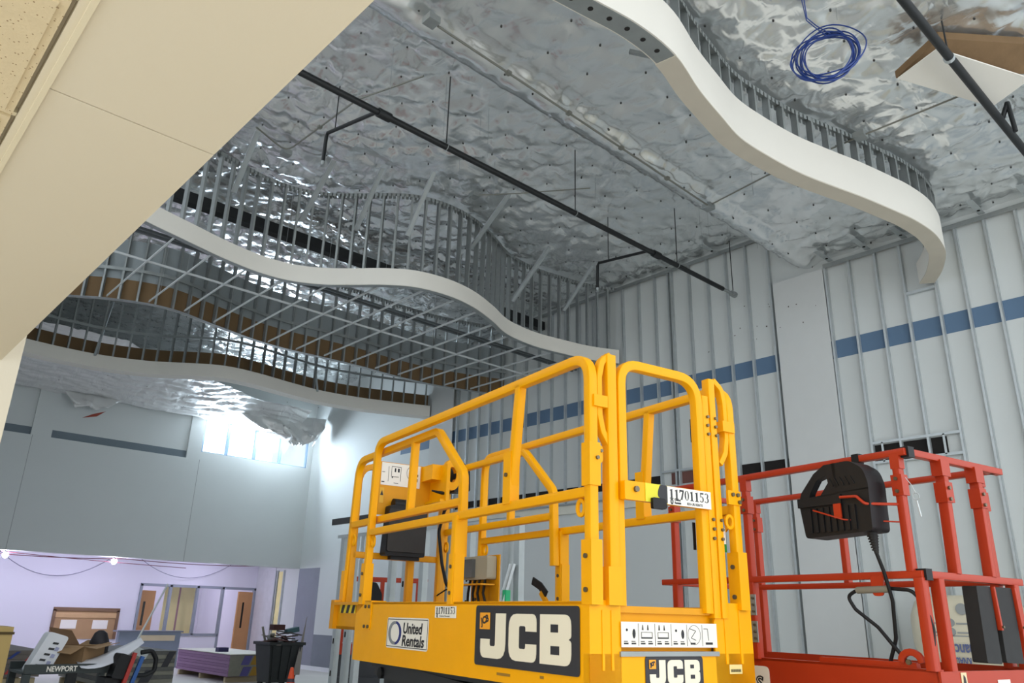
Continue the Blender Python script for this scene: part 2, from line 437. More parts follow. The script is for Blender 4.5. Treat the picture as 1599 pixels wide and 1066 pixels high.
# ------------------------------------------------------------------ foil-faced insulation ceilings
def quilt(name, x0, x1, y0, y1, z, step, material, seed, sag=.05, pin=(.62, .50), shape=None, wr=1.0, warp=None):
    """draped, pinned sheet: sags between the pins, creases running into every pin"""
    rs = np.random.RandomState(seed)
    nx, ny = int((x1-x0)/step)+1, int((y1-y0)/step)+1
    X, Y = np.meshgrid(np.linspace(x0, x1, nx), np.linspace(y0, y1, ny), indexing='ij')
    px, py = [], []
    j = 0; yy = y0+.2
    while yy < y1:
        xx = x0+.15+(.31 if j % 2 else 0)
        while xx < x1:
            px.append(xx+rs.uniform(-.1, .1)); py.append(yy+rs.uniform(-.1, .1)); xx += pin[0]
        yy += pin[1]; j += 1
    px, py = np.array(px), np.array(py); ph = rs.uniform(0, 6.28, len(px)); nf = rs.randint(4, 8, len(px))
    D = np.full(X.shape, 9.0); W = np.zeros(X.shape)
    for a, b_, p, n in zip(px, py, ph, nf):
        i0, i1 = max(0, int((a-.8-x0)/step)), min(nx, int((a+.8-x0)/step)+2)
        j0, j1 = max(0, int((b_-.8-y0)/step)), min(ny, int((b_+.8-y0)/step)+2)
        dx, dy = X[i0:i1, j0:j1]-a, Y[i0:i1, j0:j1]-b_
        d = np.hypot(dx, dy); th = np.arctan2(dy, dx)
        D[i0:i1, j0:j1] = np.minimum(D[i0:i1, j0:j1], d)
        W[i0:i1, j0:j1] += (-np.exp(-(np.sin(n*.5*th+p)/.30)**2)*np.minimum(d, .20)*np.exp(-(d/.40)**2)*.16*rs.uniform(.2, 1.5)+.022*np.exp(-(d/.10)**2))
    Z = -sag*.35*(1-np.exp(-(D/.30)**2)) + W*wr
    for k in range(7):
        an = rs.uniform(0, 3.14); f = rs.uniform(2.0, 7.0); am = .006*wr/ (1+.25*f)
        q = np.cos(an)*X+np.sin(an)*Y+.25*np.sin(1.3*(np.sin(an)*X-np.cos(an)*Y)+rs.uniform(0, 6))
        Z += am*np.abs(np.sin(f*q+rs.uniform(0, 6)))*2
    Z += z
    if warp is not None: Y = warp(X, Y)
    if shape is not None: Z = shape(X, Y, Z)
    vs = np.stack([X, Y, Z], -1).reshape(-1, 3)
    idx = np.arange(nx*ny).reshape(nx, ny)
    fs = np.stack([idx[:-1, :-1], idx[:-1, 1:], idx[1:, 1:], idx[1:, :-1]], -1).reshape(-1, 4)
    me = bpy.data.meshes.new(name); me.from_pydata(vs.tolist(), [], fs.tolist()); me.materials.append(material)
    me.polygons.foreach_set('use_smooth', [True]*len(me.polygons)); me.update()
    o = obj(name, me)
    zi = lambda a, b_: Z[min(nx-1, max(0, int(round((a-x0)/(x1-x0)*(nx-1))))), min(ny-1, max(0, int(round((b_-y0)/(y1-y0)*(ny-1)))))]
    pb = MB()
    for a, b_ in zip(px, py):
        zz = zi(a, b_); pb.lathe((a, b_, zz-.012), [(.012, 0), (.012, .014)], 6)
    q = pb.build('insulation_pin', mat('pin_washer', (46, 46, 44), .6), o); q['kind'] = 'stuff'
    return o
def near_shape(X, Y, Z):
    # rolled edge with a heavy fold where the low bay ends, turning up behind
    t = np.clip((Y-5.55)/.4, 0, 1); Z = Z-.10*np.sin(t*np.pi)*(Y < 5.95)
    return Z+np.clip(Y-5.98, 0, 1)*4.2
c1 = quilt('ceiling', .7, WX, -4, 6.22, 7.68, .040, FOIL, 3, sag=.07, shape=near_shape, wr=1.0); struct(c1, 'low bay of foil faced ceiling insulation')
c2 = quilt('ceiling_high', .7, WX, 6.1, EY, 8.60, .05, FOIL, 5, sag=.07, wr=1.3); struct(c2, 'high bay of foil faced ceiling insulation')
def poly_near(X): return 19.3+np.clip(X-5.0, 0, 4.6)*.58
def poly_warp(X, Y): return poly_near(X)+(Y-19.6)/(EY-.03-19.6)*(EY-.03-poly_near(X))
def poly_shape(X, Y, Z):
    s = np.clip((Y-poly_near(X))/(EY-poly_near(X)), 0, 1)
    Z = Z-7.42+7.10+.55*(1-s)**1.3-.09*np.sin(s*np.pi)*(.6+.4*np.sin(.9*X+.5))
    Z -= .05*np.abs(np.sin(8.5*Y+1.1*np.sin(1.4*X)+.9*X))*(.3+s)+.03*np.abs(np.sin(15*Y-1.6*X+np.sin(3*X)))
    return Z-.10*np.clip((X-9.2)/2.2, 0, 1)*s
c3 = quilt('ceiling_end', .7, 11.5, 19.6, EY, 7.42, .040, POLY, 9, sag=.05, pin=(1.1, .9), shape=poly_shape, wr=.9, warp=poly_warp); struct(c3, 'clear poly sheet sagging under the end bay ceiling')
# torn flap and gathered bunch of poly sheet at the end wall
def flap(name, label, P, nu, nv, amp, seed, material, group=None):
    rs = np.random.RandomState(seed); b = MB(); P = [np.array(p) for p in P]; vs = []
    for i in range(nu):
        for j in range(nv):
            s, t = i/(nu-1), j/(nv-1)
            p = (P[0]*(1-s)+P[1]*s)*(1-t)+(P[3]*(1-s)+P[2]*s)*t
            k = amp*(math.sin(9*s+3*t+seed)+.6*math.sin(17*s-7*t)+.5*abs(math.sin(31*s+11*t))+.25*rs.uniform(-1, 1))*(.3+t)
            vs.append((p[0]+.3*k, p[1]-abs(k), p[2]+.6*k))
    fs = [(i*nv+j, (i+1)*nv+j, (i+1)*nv+j+1, i*nv+j+1) for i in range(nu-1) for j in range(nv-1)]
    o = b.add(vs, fs).build(name, material, None, 60)
    sm = o.modifiers.new('thickness', 'SOLIDIFY'); sm.thickness = .004
    return tag(o, label, 'plastic sheet', group)
P = lambda x, y, yy: tuple(on(x, y, 'Y', yy))
FLAP_ = flap('poly_sheet_flap', 'torn corner of plastic sheeting hanging beside the end wall recess', [P(100, 608, 23.0), P(190, 625, 23.0), P(165, 640, 22.9), P(118, 635, 22.9)], 14, 8, .05, 2, POLY)
MB().prism([(0,0),(.35,.1),(.55,.28),(.25,.15)], P(128, 652, 22.86), (1,0,0), (0,0,1), (0,-1,0), .01).build('red_backing', mat('red_scrap', (150, 70, 56), .9), FLAP_)
flap('poly_sheet_bunch', 'crumpled bunch of plastic sheeting over the clerestory window', [P(370, 640, 22.6), P(510, 655, 22.6), P(488, 698, 22.5), P(440, 690, 22.5)], 34, 16, .11, 4, POLY)
tag(MB().prism([(0,0),(.5,-.25),(.75,.1),(.25,.45)], P(505, 672, 23.0)-np.array((.1,0,0)), (1,0,0), (0,0,1), (0,1,0), .02).build('insulation_scrap', mat('pink_scrap', (226, 178, 158), .9)), 'pinkish insulation scrap beside the bunched plastic', 'scrap')

# ------------------------------------------------------------------ low room seen under the end-wall beam
LY = 26.2
q = MB().box(-2, 8.62, LY, LY+.2, 0, 3.2).build('wall_low_back', LAV); struct(q, 'pale lavender back wall of the low room')
q2 = MB().box(8.62, WX, LY, LY+.2, 2.30, 3.2).build('wall_low_over_storefront', LAV); struct(q2)
q = MB().box(-2, WX, EY+.3, 31, 3.02, 3.1).build('ceiling_low_room', LAV); struct(q)
q = MB().box(6, 16, 30.8, 31, 0, 3.1).build('wall_office_back', LAV); struct(q)
q = MB().box(WX, WX+.3, 26.3, 31, 0, 3.1).build('wall_office_side', LAV); struct(q)
for p, (x, y, e) in enumerate(((4.401, 23.9, 46), (6.988, 23.9, 46), (10.2, 24.6, 36), (10.4, 28.8, 60))):
    d = bpy.data.lights.new('string_light_glow', 'POINT'); d.energy = e; d.color = (.78, .76, 1.0); d.shadow_soft_size = .06
    o = bpy.data.objects.new('string_light_glow', d); COL.objects.link(o); o.location = (x, y, 2.78)
# storefront of the office: frame, panes, door
sf = thing('storefront', 'grey framed office storefront glazing in the low room', 'storefront', (0,0,0))
SFG = mat('storefront_grey', (140, 146, 156), .5)
for x in (8.66, 9.56, 10.42, 11.26, 12.36): MB().box(x-.035, x+.035, LY-.04, LY+.1, .0 if x > 11 else .82, 2.30).build('mullion', SFG, sf)
MB().box(8.62, WX, LY-.04, LY+.1, 2.24, 2.32).build('head_frame', SFG, sf)
MB().box(8.62, 11.26, LY-.04, LY+.1, .80, .87).build('sill_frame', SFG, sf)
for xa, xb in ((8.70, 9.52), (9.60, 10.38), (10.46, 11.22)): MB().box(xa, xb, LY+.02, LY+.03, .87, 2.24).build('pane', GLASS, sf)
MB().box(8.66, 11.26, LY, LY+.1, 0, .80).build('knee_wall', LAV, sf)
WOOD = mat('maple_veneer', (198, 146, 96), .5, vary=.1, vscale=3)
dr = thing('office_door', 'tan wooden office door with narrow vision light, standing ajar', 'door', (12.28, LY-.02, 0), math.radians(-160))
MB().box(0, .62, -.025, .025, .02, 2.18).build('door_leaf', WOOD, dr)
MB().box(.34, .42, -.028, .028, 1.05, 1.85).build('vision_light', DARK, dr)
MB().bar((.52, -.06, 1.0), (.60, -.06, 1.0), .02, .02).build('handle', STEEL, dr)
dr2 = thing('office_door', 'brown wooden door standing behind the office glass', 'door', (9.15, 28.2, 0), math.radians(15))
MB().box(0, .75, -.025, .025, .02, 2.15).build('door_leaf', WOOD, dr2); MB().box(.34, .42, -.03, .03, 1.05, 1.8).build('vision_light', DARK, dr2)
lp = thing('yellow_board', 'pale yellow sheathing boards behind the office glass', 'board', (9.9, 27.6, 0))
PY = mat('pale_yellow_board', (238, 224, 160), .8)
MB().box(0, .46, 0, .02, 0, 2.3).build('board_sheet', PY, lp); MB().box(.52, 1.0, 0, .02, 0, 2.3).build('board_sheet', PY, lp); MB().box(.46, .52, .0, .025, 0, 2.3).build('seam', mat('mauve', (170, 120, 130), .8), lp)
# doorway framing on the right wall of the low room
df = thing('doorway_framing', 'steel framed doorway with yellow sheathing near the wall corner', 'doorway', (WX, 24.3, 0))
MB().box(-.03, -.005, .0, .32, 0, 2.82).build('yellow_sheet', PY, df)
for y in (-.06, .36, .48): MB().box(-.06, 0, y, y+.05, 0, 2.86).build('jamb_stud', STEEL, df)
q = MB().box(WX-.02, WX, 24.9, LY, 0, 2.95).build('wall_patched', mat('patched_gyp', (206, 206, 210), .85, vary=.12, vscale=5)); struct(q)
# framed display recess and low grey counter
dc = thing('display_case', 'brown wooden display recess set in the pale back wall', 'display case', (0, 0, 0))
BRW = mat('brown_wood', (120, 92, 68), .6, vary=.15)
b = MB(); b.box(6.35, 8.15, LY-.05, LY, 1.46, 1.56); b.box(6.35, 6.43, LY-.05, LY, .7, 1.5); b.box(8.07, 8.15, LY-.05, LY, .7, 1.5); b.build('frame', BRW, dc)
MB().box(6.4, 8.1, LY-.02, LY-.005, .7, 1.5).build('back_panel', mat('tan_panel', (170, 136, 98), .7), dc)
MB().box(6.4, 8.1, LY-.045, LY-.02, 1.28, 1.42).build('shelf_rail', mat('oak', (196, 160, 116), .6), dc)
for x in (6.6, 7.45): MB().box(x, x+.42, LY-.03, LY-.02, .98, 1.22).build('paper', WHITE, dc)
ctr = thing('reception_counter', 'slate grey low counter with a beige inset panel', 'counter', (0,0,0))
MB().box(7.66, 9.36, 24.3, 24.5, 0, .98).build('counter_front', mat('counter_grey', (132, 142, 158), .6), ctr)
MB().box(7.6, 9.42, 24.26, 24.7, .95, .99).build('counter_top', mat('counter_top', (120, 126, 138), .5), ctr)
MB().box(8.2, 9.2, 24.285, 24.3, .72, .87).build('inset_panel', mat('inset_beige', (220, 202, 170), .7), ctr)
# temporary string lights along the beam
BULB = emit('bulb_glow', (225, 225, 255), 60)
for i, (x, lab) in enumerate(((4.38, 'glowing construction string bulb nearest the left picture edge'), (6.98, 'glowing construction string bulb above the display recess'))):
    t = thing('string_light_bulb', lab, 'light bulb', (x, 23.66, 2.80), group='string light bulbs under the beam')
    MB().lathe((0,0,0), [(.015,-.10),(.05,-.085),(.075,-.03),(.065,.02),(.026,.045)], 12).build('globe', BULB, t, 50)
    MB().lathe((0,0,0), [(.026,.045),(.028,.10)], 10).build('socket', BLACK, t)
RW = mat('red_cable', (120, 52, 66), .6); GW = mat('grey_cable', (110, 110, 130), .6)
def sagline(p, q, sag, n=16):
    p, q = np.array(p, float), np.array(q, float)
    return [p*(1-t)+q*t-np.array([0, 0, sag*4*t*(1-t)]) for t in np.linspace(0, 1, n)]
tag(MB().tube(sagline((3.9, 23.6, 2.80), (7.2, 23.6, 2.86), .04)+sagline((7.2, 23.6, 2.86), (11.2, 23.7, 2.90), .05), .010, 6).build('string_light_cable', RW), 'dark red string light cable running under the end wall beam', 'cable')
tag(MB().tube(sagline((4.3, 23.75, 2.86), (9.0, 23.75, 2.72), .02), .009, 6).build('string_light_cable', RW), 'second red cable crossing below the string light line', 'cable')
tag(MB().tube(sagline((4.6, 25.9, 3.02), (7.6, 25.9, 3.02), .62), .010, 6).build('sagging_cable', GW), 'grey cable drooping in a deep loop between two bulbs', 'cable')
tag(MB().tube(sagline((8.4, 25.9, 3.02), (11.3, 25.9, 3.02), .5), .008, 6).build('sagging_cable', GW), 'thin grey cable drooping over the office storefront', 'cable')

# ------------------------------------------------------------------ wavy bulkheads framed in light steel
def spline(pts, n):
    P = [np.array(p, float) for p in pts]; P = [2*P[0]-P[1]]+P+[2*P[-1]-P[-2]]; out = []
    for i in range(1, len(P)-2):
        for k in range(n):
            t = k/n; a, b, c, d = P[i-1:i+3]
            out.append(.5*((2*b)+(-a+c)*t+(2*a-5*b+4*c-d)*t*t+(-a+3*b-3*c+d)*t**3))
    out.append(P[-2]); return np.array(out)
def norms(C):
    t = np.gradient(C, axis=0); t /= np.linalg.norm(t, axis=1)[:, None]
    return t, np.stack([t[:, 1], -t[:, 0]], 1)      # normal on the camera side (towards -Y)
def strip(C, off0, off1, z0, z1, b=None):
    """solid ribbon between two offsets of a plan curve"""
    b = b or MB(); t, n = norms(C); k = len(C)
    A = C+n*off0; B = C+n*off1; vs = []
    for i in range(k): vs += [(A[i,0],A[i,1],z0),(B[i,0],B[i,1],z0),(B[i,0],B[i,1],z1),(A[i,0],A[i,1],z1)]
    fs = []
    for i in range(k-1):
        for q in range(4): r = (q+1) % 4; fs.append((i*4+q, i*4+r, (i+1)*4+r, (i+1)*4+q))
    fs += [(3,2,1,0), tuple((k-1)*4+q for q in range(4))]
    return b.add(vs, fs)
def arcpoints(C, sp, start=.1):
    t, n = norms(C); s = np.concatenate([[0], np.cumsum(np.linalg.norm(np.diff(C, axis=0), axis=1))]); out = []
    d = start
    while d < s[-1]-.04:
        i = np.searchsorted(s, d)-1; f = (d-s[i])/(s[i+1]-s[i]); p = C[i]*(1-f)+C[i+1]*f; tt = t[i]*(1-f)+t[i+1]*f
        out.append((p[0], p[1], math.atan2(tt[1], tt[0]))); d += sp
    return out
def light_stud(name, h, wid=.036, dep=.085, t=.003):
    b = MB(); b.box(-wid/2, wid/2, -dep/2, -dep/2+t, 0, h); b.box(-wid/2, wid/2, dep/2-t, dep/2, 0, h); b.box(-wid/2, -wid/2+t, -dep/2, dep/2, 0, h)
    return b.mesh(name, STEELD)
def bulk_studs(parent, C, sp, z0, z1, off=0.0, start=.1, xmin=1.0):
    me = light_stud('stud', z1-z0); t, n = norms(C)
    for (x, y, a) in arcpoints(C+n*off, sp, start):
        if x > xmin: obj('stud', me, parent, (x, y, z0), a)
def teeth_track(C, d, z, parent, name):
    """flexible curved track: row of separate knuckles over a strap"""
    b = strip(C, -d/2, d/2, z, z+.004)
    for (x, y, a) in arcpoints(C, .075):
        c, s = math.cos(a), math.sin(a)
        for e in (-1, 1): b.obox((x-s*e*d/2, y+c*e*d/2, z-.03), (c*.024, s*.024, 0), (-s*.002, c*.002, 0), (0, 0, .03))
    return b.build(name, STEELD, parent)

CB = spline([(.9,10.3),(1.8,10.5),(2.79,10.81),(3.5,11.02),(4.01,11.17),(4.64,11.28),(5.18,11.23),(5.64,10.99),(6.03,10.62),(6.4,10.23),(6.84,9.93),(7.44,9.82),(8.08,9.91),(8.77,10.18),(9.26,10.43),(9.7,10.56),(10.35,10.61),(11.0,10.52),(11.67,10.38),(12.30,10.10)], 5)
bB = thing('curved_bulkhead', 'wavy steel framed bulkhead with white drywall band, hung mid hall', 'bulkhead', (0,0,0), group='wavy ceiling bulkheads')
ZB = 6.76
strip(CB, -.012, .004, ZB, ZB+.30).build('drywall_band', GYP, bB, 40)
strip(CB, -.10, -.012, ZB-.004, ZB).build('bottom_track', STEELD, bB, 40)
teeth_track(CB-norms(CB)[1]*.055, .09, 8.50, bB, 'top_track')
bulk_studs(bB, CB, .245, ZB, 8.50, off=-.056, start=.05)
strip(CB, -.10, -.09, 7.42, 7.50).build('runner_strap', STEELD, bB) if 0 else None

CA = spline([(2.6,3.9),(3.4,3.68),(4.11,3.55),(4.63,3.47),(5.18,3.48),(5.77,3.62),(6.3,3.71),(6.8,3.78),(7.34,3.75),(7.94,3.67),(8.51,3.53),(9.03,3.39),(9.67,3.25),(10.04,3.18),(10.55,3.14),(11.0,3.18),(11.39,3.27),(11.92,3.51),(12.31,3.76)], 5)
ZA = 6.70
bA = thing('curved_bulkhead', 'wide white drywall wave bulkhead sweeping overhead to the stud wall', 'bulkhead', (0,0,0), group='wavy ceiling bulkheads')
kA = int(np.argmin(np.abs(CA[:,0]-5.16)))
strip(CA, -.012, .004, ZA, ZA+.52).build('drywall_band', GYP, bA, 40)
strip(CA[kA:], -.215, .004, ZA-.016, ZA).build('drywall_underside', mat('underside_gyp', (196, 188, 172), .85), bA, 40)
strip(CA[:kA+1], -.20, -.01, ZA-.006, ZA-.002).build('bottom_track', STEELD, bA, 40)
hm = MB().cyl((0,0,0), (0,0,1), .026, .006, 12).mesh('punched_hole', DARK)
tA, nA = norms(CA)
for (x, y, a) in arcpoints((CA-nA*.10)[:kA], .215, .06): obj('punched_hole', hm, bA, (x, y, ZA-.006))
strip(CA, -.215, -.20, ZA, ZA+.34).build('drywall_back', GYP, bA, 40)
bulk_studs(bA, CA, .27, ZA, 7.62, off=-.06, start=.1, xmin=2.0)
bulk_studs(bA, CA, .54, ZA, 7.62, off=-.155, start=.22, xmin=2.0)
teeth_track(CA-nA*.06, .09, 7.62, bA, 'top_track')
b = MB(); b.bar((5.45, 4.15, 7.62), (5.62, 3.82, 6.95), .09, .05); b.bar((5.40, 4.20, 7.30), (5.70, 3.80, 7.10), .04, .04); b.build('brace', STEELD, bA)

CC = spline([(.9,15.4),(1.9,15.0),(2.71,14.62),(3.2,14.28),(3.86,13.99),(4.42,13.95),(5.12,14.15),(6.14,14.41),(6.88,14.46),(7.57,14.40),(8.5,14.34),(9.56,14.37),(10.61,14.28),(11.7,13.95),(12.30,13.72)], 5)
bC = thing('curved_bulkhead', 'dark studded wave bulkhead showing brown board backing, beyond the ceiling grid', 'bulkhead', (0,0,0), group='wavy ceiling bulkheads')
ZC = 6.75
strip(CC, -.115, -.105, ZC, ZC+.42).build('board_back', KRAFT, bC, 40)
strip(CC, -.13, -.115, ZC, ZC+.42).build('drywall_band', GYP, bC, 40)
strip(CC, -.13, -.115, ZC+.42, 7.95).build('grey_board_back', mat('grey_sheathing', (150, 158, 160), .8, vary=.04), bC, 40)
strip(CC, -.11, -.005, ZC-.004, ZC).build('bottom_track', STEELD, bC, 40)
strip(CC, -.02, .0, 7.30, 7.36).build('runner_strap', STEELD, bC, 40)
teeth_track(CC-norms(CC)[1]*.055, .09, 8.50, bC, 'top_track')
bulk_studs(bC, CC, .30, ZC, 8.50, off=-.05, start=.12)
CD = spline([(1.2,18.5),(2.2,18.7),(2.99,18.80),(3.73,18.84),(4.51,18.77),(5.38,18.43),(6.17,17.83),(6.78,17.46),(7.57,17.42),(8.49,17.57),(9.45,17.66),(10.48,17.49),(11.14,17.26),(11.8,17.0),(12.30,16.78)], 5)
bD = thing('curved_bulkhead', 'farthest wave bulkhead with white band and brown backing near the clerestory', 'bulkhead', (0,0,0), group='wavy ceiling bulkheads')
ZD = 6.72
strip(CD, -.012, .004, ZD, ZD+.29).build('drywall_band', GYP, bD, 40)
strip(CD, -.30, -.29, ZD, ZD+.66).build('board_back', KRAFT, bD, 40)
strip(CD, -.315, -.30, ZD, ZD+.66).build('drywall_back', GYP, bD, 40)
strip(CD, -.31, .004, ZD-.014, ZD).build('drywall_underside', GYP, bD, 40)
strip(CD, -.03, -.012, 7.62, 7.68).build('runner_strap', STEELD, bD, 40)
teeth_track(CD-norms(CD)[1]*.055, .09, 8.50, bD, 'top_track')
bulk_studs(bD, CD, .31, ZD, 8.50, off=-.06, start=.12)

# diagonal stud braces from the high ceiling to the middle bulkhead
for s, e in (((522,250),(470,345)), ((598,262),(555,360)), ((678,268),(636,368)), ((795,303),(735,388)), ((858,385),(800,470)), ((925,415),(880,485)), ((403,205),(365,300))):
    p = on(*s, 'Z', 8.47); q = on(*e, 'Y', 10.55)
    i = int(np.argmin(np.abs(CB[:,0]-q[0]))); q = on(*e, 'Y', CB[i,1]+.02)
    if q[2] > 8.2: q = p*.5+np.array([q[0], CB[i,1]+.02, 7.6])*.5
    b = MB(); b.bar(p, q, .08, .004); b.bar(p+np.array([.04,0,0]), q+np.array([.04,0,0]), .004, .04); b.bar(p-np.array([.04,0,0]), q-np.array([.04,0,0]), .004, .04)
    o = b.build('brace', STEEL, bB)
for (x, y0, z0, y1, z1) in ((4.3, 19.0, 8.4, 18.75, 6.95), (7.4, 18.0, 8.3, 17.45, 6.95), (9.3, 18.4, 8.2, 17.6, 6.95), (2.6, 18.2, 8.5, 18.7, 6.95)):
    MB().bar((x+.2, y0, z0), (x, y1, z1), .05, .03).build('brace', STEEL, bD)

# suspended ceiling grid between the middle bulkheads
gr = thing('ceiling_grid', 'suspended white metal ceiling grid without tiles between two wave bulkheads', 'ceiling grid', (0,0,0))
TEE = mat('grid_tee_white', (196, 200, 200), .45, vary=.04)
def yB(x): return float(np.interp(x, CB[:,0], CB[:,1]))
def yC(x): return float(np.interp(x, CC[:,0], CC[:,1]))
def tee(name, p, q, up=(0,0,1)):
    b = MB(); p, q = Vector(p), Vector(q); b.bar(p, q, .024, .003); b.bar(p+Vector((0,0,.018)), q+Vector((0,0,.018)), .003, .034)
    return b.build(name, TEE, gr)
for k in range(15):
    x = 2.62+.63*k
    if x > 12.25: continue
    tee('cross_tee', (x, yB(x)+.11, 6.765), (x, yC(x)-.01, 6.765))
for y in (12.22,):
    seg = []; xx = np.linspace(1.2, 12.28, 160)
    ok = [(yB(x)+.1 < y < yC(x)) for x in xx]; i = 0
    while i < len(xx):
        if ok[i]:
            j = i
            while j+1 < len(xx) and ok[j+1]: j += 1
            if j > i: tee('main_tee', (xx[i], y, 6.763), (xx[j], y, 6.763))
            i = j+1
        else: i += 1
CH = mat('dark_channel', (92, 98, 100), .5, .4)
b = MB(); b.bar((1.2, 11.46, 6.88), (12.3, 11.46, 6.88), .04, .04); b.bar((1.2, 11.34, 6.88), (12.3, 11.34, 6.88), .04, .04); b.build('carrying_channel', CH, gr)
b = MB()
for k in range(0, 15, 2):
    for y in (11.4, 12.22, 13.42):
        x = 2.62+.63*k
        if yB(x)+.1 < y < yC(x): b.tube([(x, y, 6.78), (x, y, 8.5)], .0025, 4)
q = b.build('hanger_wire', STEEL, gr); q['kind'] = 'stuff'
tag(MB().box(.8, 12.3, 12.36, 12.54, 8.1, 8.3).build('steel_beam', BLACKPIPE), 'black steel beam running behind the middle wave bulkhead', 'beam')

# ------------------------------------------------------------------ sprinkler pipes
PYY, PZ = 7.15, 7.43
sp = thing('sprinkler_pipe', 'long black sprinkler main with hanger rods under the foil ceiling', 'pipe', (0,0,0))
MB().tube([(.8, PYY, PZ), (11.75, PYY, PZ)], .042, 12).build('main_pipe', BLACKPIPE, sp, 60)
MB().tube([(11.75, PYY, PZ), (12.1, PYY, PZ)], .032, 10).build('threaded_end', STEELD, sp, 60)
MB().tube([(12.05, PYY, PZ), (12.16, PYY, PZ)], .06, 10).build('end_cap', STEELD, sp, 60)
for x, y1, z1, z2 in ((4.26, 8.6, 7.88, 7.44), (9.75, 8.43, 7.70, 7.22)):
    bp = MB().tube([(x, PYY, PZ+.02), (x, PYY+.1, PZ+.12), (x, y1, z1), (x, y1+.03, z1-.05), (x, y1+.04, z2)], .026, 8).build('branch_pipe', BLACKPIPE, sp, 60)
    MB().tube([(x-.09, PYY, PZ), (x+.09, PYY, PZ)], .062, 10).build('tee_fitting', BLACKPIPE, sp, 60)
    MB().lathe((x, y1+.04, z2-.07), [(.03, 0), (.02, .02), (.03, .07)], 8).build('drop_fitting', STEELD, bp)
for x, ex in ((2.9, 0), (5.24, 0), (7.74, 0), (10.34, 0), (12.1, 0)):
    r_ = MB().tube([(x, PYY, PZ), (x, PYY, 8.55)], .009, 6).build('hanger_rod', BLACKPIPE, sp)
    MB().tube([(x+.0, PYY+.052*math.cos(a), PZ+.052*math.sin(a)) for a in np.linspace(0, 6.28, 13)[:-1]], .006, 5, True).build('hanger_ring', STEELD, r_)
for x, y, z in ((4.26, 8.4, 7.85), (9.75, 8.2, 7.66)):
    MB().tube([(x, y, z), (x, y, 8.55)], .008, 6).build('hanger_rod', BLACKPIPE, sp)
BR_ = [tuple(on(x, y, 'X', 9.3)) for x, y in ((1563,192),(1573,160),(1586,205))]
s2 = thing('sprinkler_pipe', 'black pipe crossing the top right ceiling under a loose board', 'pipe', (0,0,0))
MB().tube([(4.5, 1.87, 7.18), (12.3, 1.83, 7.18)], .045, 12).build('main_pipe', BLACKPIPE, s2, 60)
MB().tube([BR_[0], BR_[1]], .03, 8).build('pipe_brace', BLACKPIPE, s2, 60)
MB().tube([BR_[1], BR_[2]], .026, 8).build('pipe_brace', BLACKPIPE, s2, 60)
MB().tube([(7.72, 1.86, 7.18), (7.72, 1.86, 7.66)], .009, 6).build('hanger_rod', BLACKPIPE, s2)
MB().tube([(7.70, 1.86, 7.18), (7.74, 1.86, 7.18)], .056, 10).build('hanger_ring', STEEL, s2)

# electrical conduit, boxes, cable coil and the loose board
CON = mat('conduit', (132, 132, 124), .45, .5)
def conduit(label, pts, r=.012, boxes=()):
    t = thing('conduit', label, 'conduit', (0,0,0))
    MB().tube(fillet(pts, .15, 4), r, 7).build('conduit_tube', CON, t, 60)
    for p in boxes: MB().obox(p, (.07,0,0), (0,.07,0), (0,0,.04)).build('junction_box', STEELD, t)
    for a, b_ in zip(pts[:-1], pts[1:]):
        a, b_ = Vector(a), Vector(b_)
        n = int((b_-a).length//1.3)
        for i in range(1, n+1):
            c = a+(b_-a)*i/(n+1); MB().obox(c, (.03,0,0), (0,.03,0), (0,0,.018)).build('strap', CON, t)
    return t
conduit('grey conduit beside the rolled ceiling edge, between two junction boxes', [(3.84,5.52,7.50),(9.05,5.66,7.50)], .014, [(3.75,5.52,7.52),(9.1,5.68,7.5)])
conduit('grey conduit dropping from the rolled edge box toward the wide white bulkhead', [(9.1,5.68,7.52),(8.95,4.6,7.52),(8.95,3.2,7.52),(9.0,2.1,7.54)], .012, [(8.95,3.3,7.53)])
conduit('short conduit with a box beside the upper pipe tee', [(3.78,9.97,8.42),(4.42,10.26,8.42),(4.52,8.35,8.44),(4.9,7.3,8.46)], .014, [(4.42,10.26,8.40)])
conduit('thin conduit rising past the pipe end of the high bay', [(8.6,7.6,8.42),(7.9,8.6,8.44),(7.4,9.2,8.44)], .011, [(7.4,9.2,8.44)])
cc_ = thing('cable_coil', 'coil of blue data cable hanging from the ceiling', 'cable', (6.55, 2.62, 7.0))
BLU = mat('blue_cable', (28, 58, 128), .4)
rs = np.random.RandomState(3)
e1_, e2_, e3_ = np.array((.377,-.925,0)), np.array((.30,.12,.94)), np.array((.9,.37,-.2))
for k in range(11):
    rx, ry, cx, cy, zz = .20+rs.uniform(-.04,.05), .31+rs.uniform(-.05,.06), rs.uniform(-.03,.03), rs.uniform(-.05,.05), rs.uniform(-.04,.04)
    pts = []
    for a in np.linspace(0, 2*math.pi, 37)[:-1]:
        u, v_ = rx*math.cos(a)+cx, ry*math.sin(a)+cy
        pts.append(tuple(u*1.35*e1_+v_*1.25*e2_+zz*e3_+.02*math.sin(3*a+k)*e3_))
    MB().tube(pts, .0075, 6, True).build('cable_loop', BLU, cc_, 60)
MB().tube([(.1,.02,.30),(.06,.1,.42),(.0,.16,.52),(-.2,.1,.64)], .006, 6).build('cable_tail', BLU, cc_, 60)
MB().tube([(.1,-.02,.30),(.03,.08,.42),(-.03,.14,.52),(-.24,.06,.64)], .006, 6).build('cable_tail', BLU, cc_, 60)
bd = thing('loose_board', 'loose white board lodged above the black pipe with brown insulation behind', 'board', (0,0,0))
q4 = [on(1402,123,'Z',7.30), on(1464,76.5,'Z',7.34), on(1610,123,'Z',7.34), on(1549,167,'Z',7.30)]
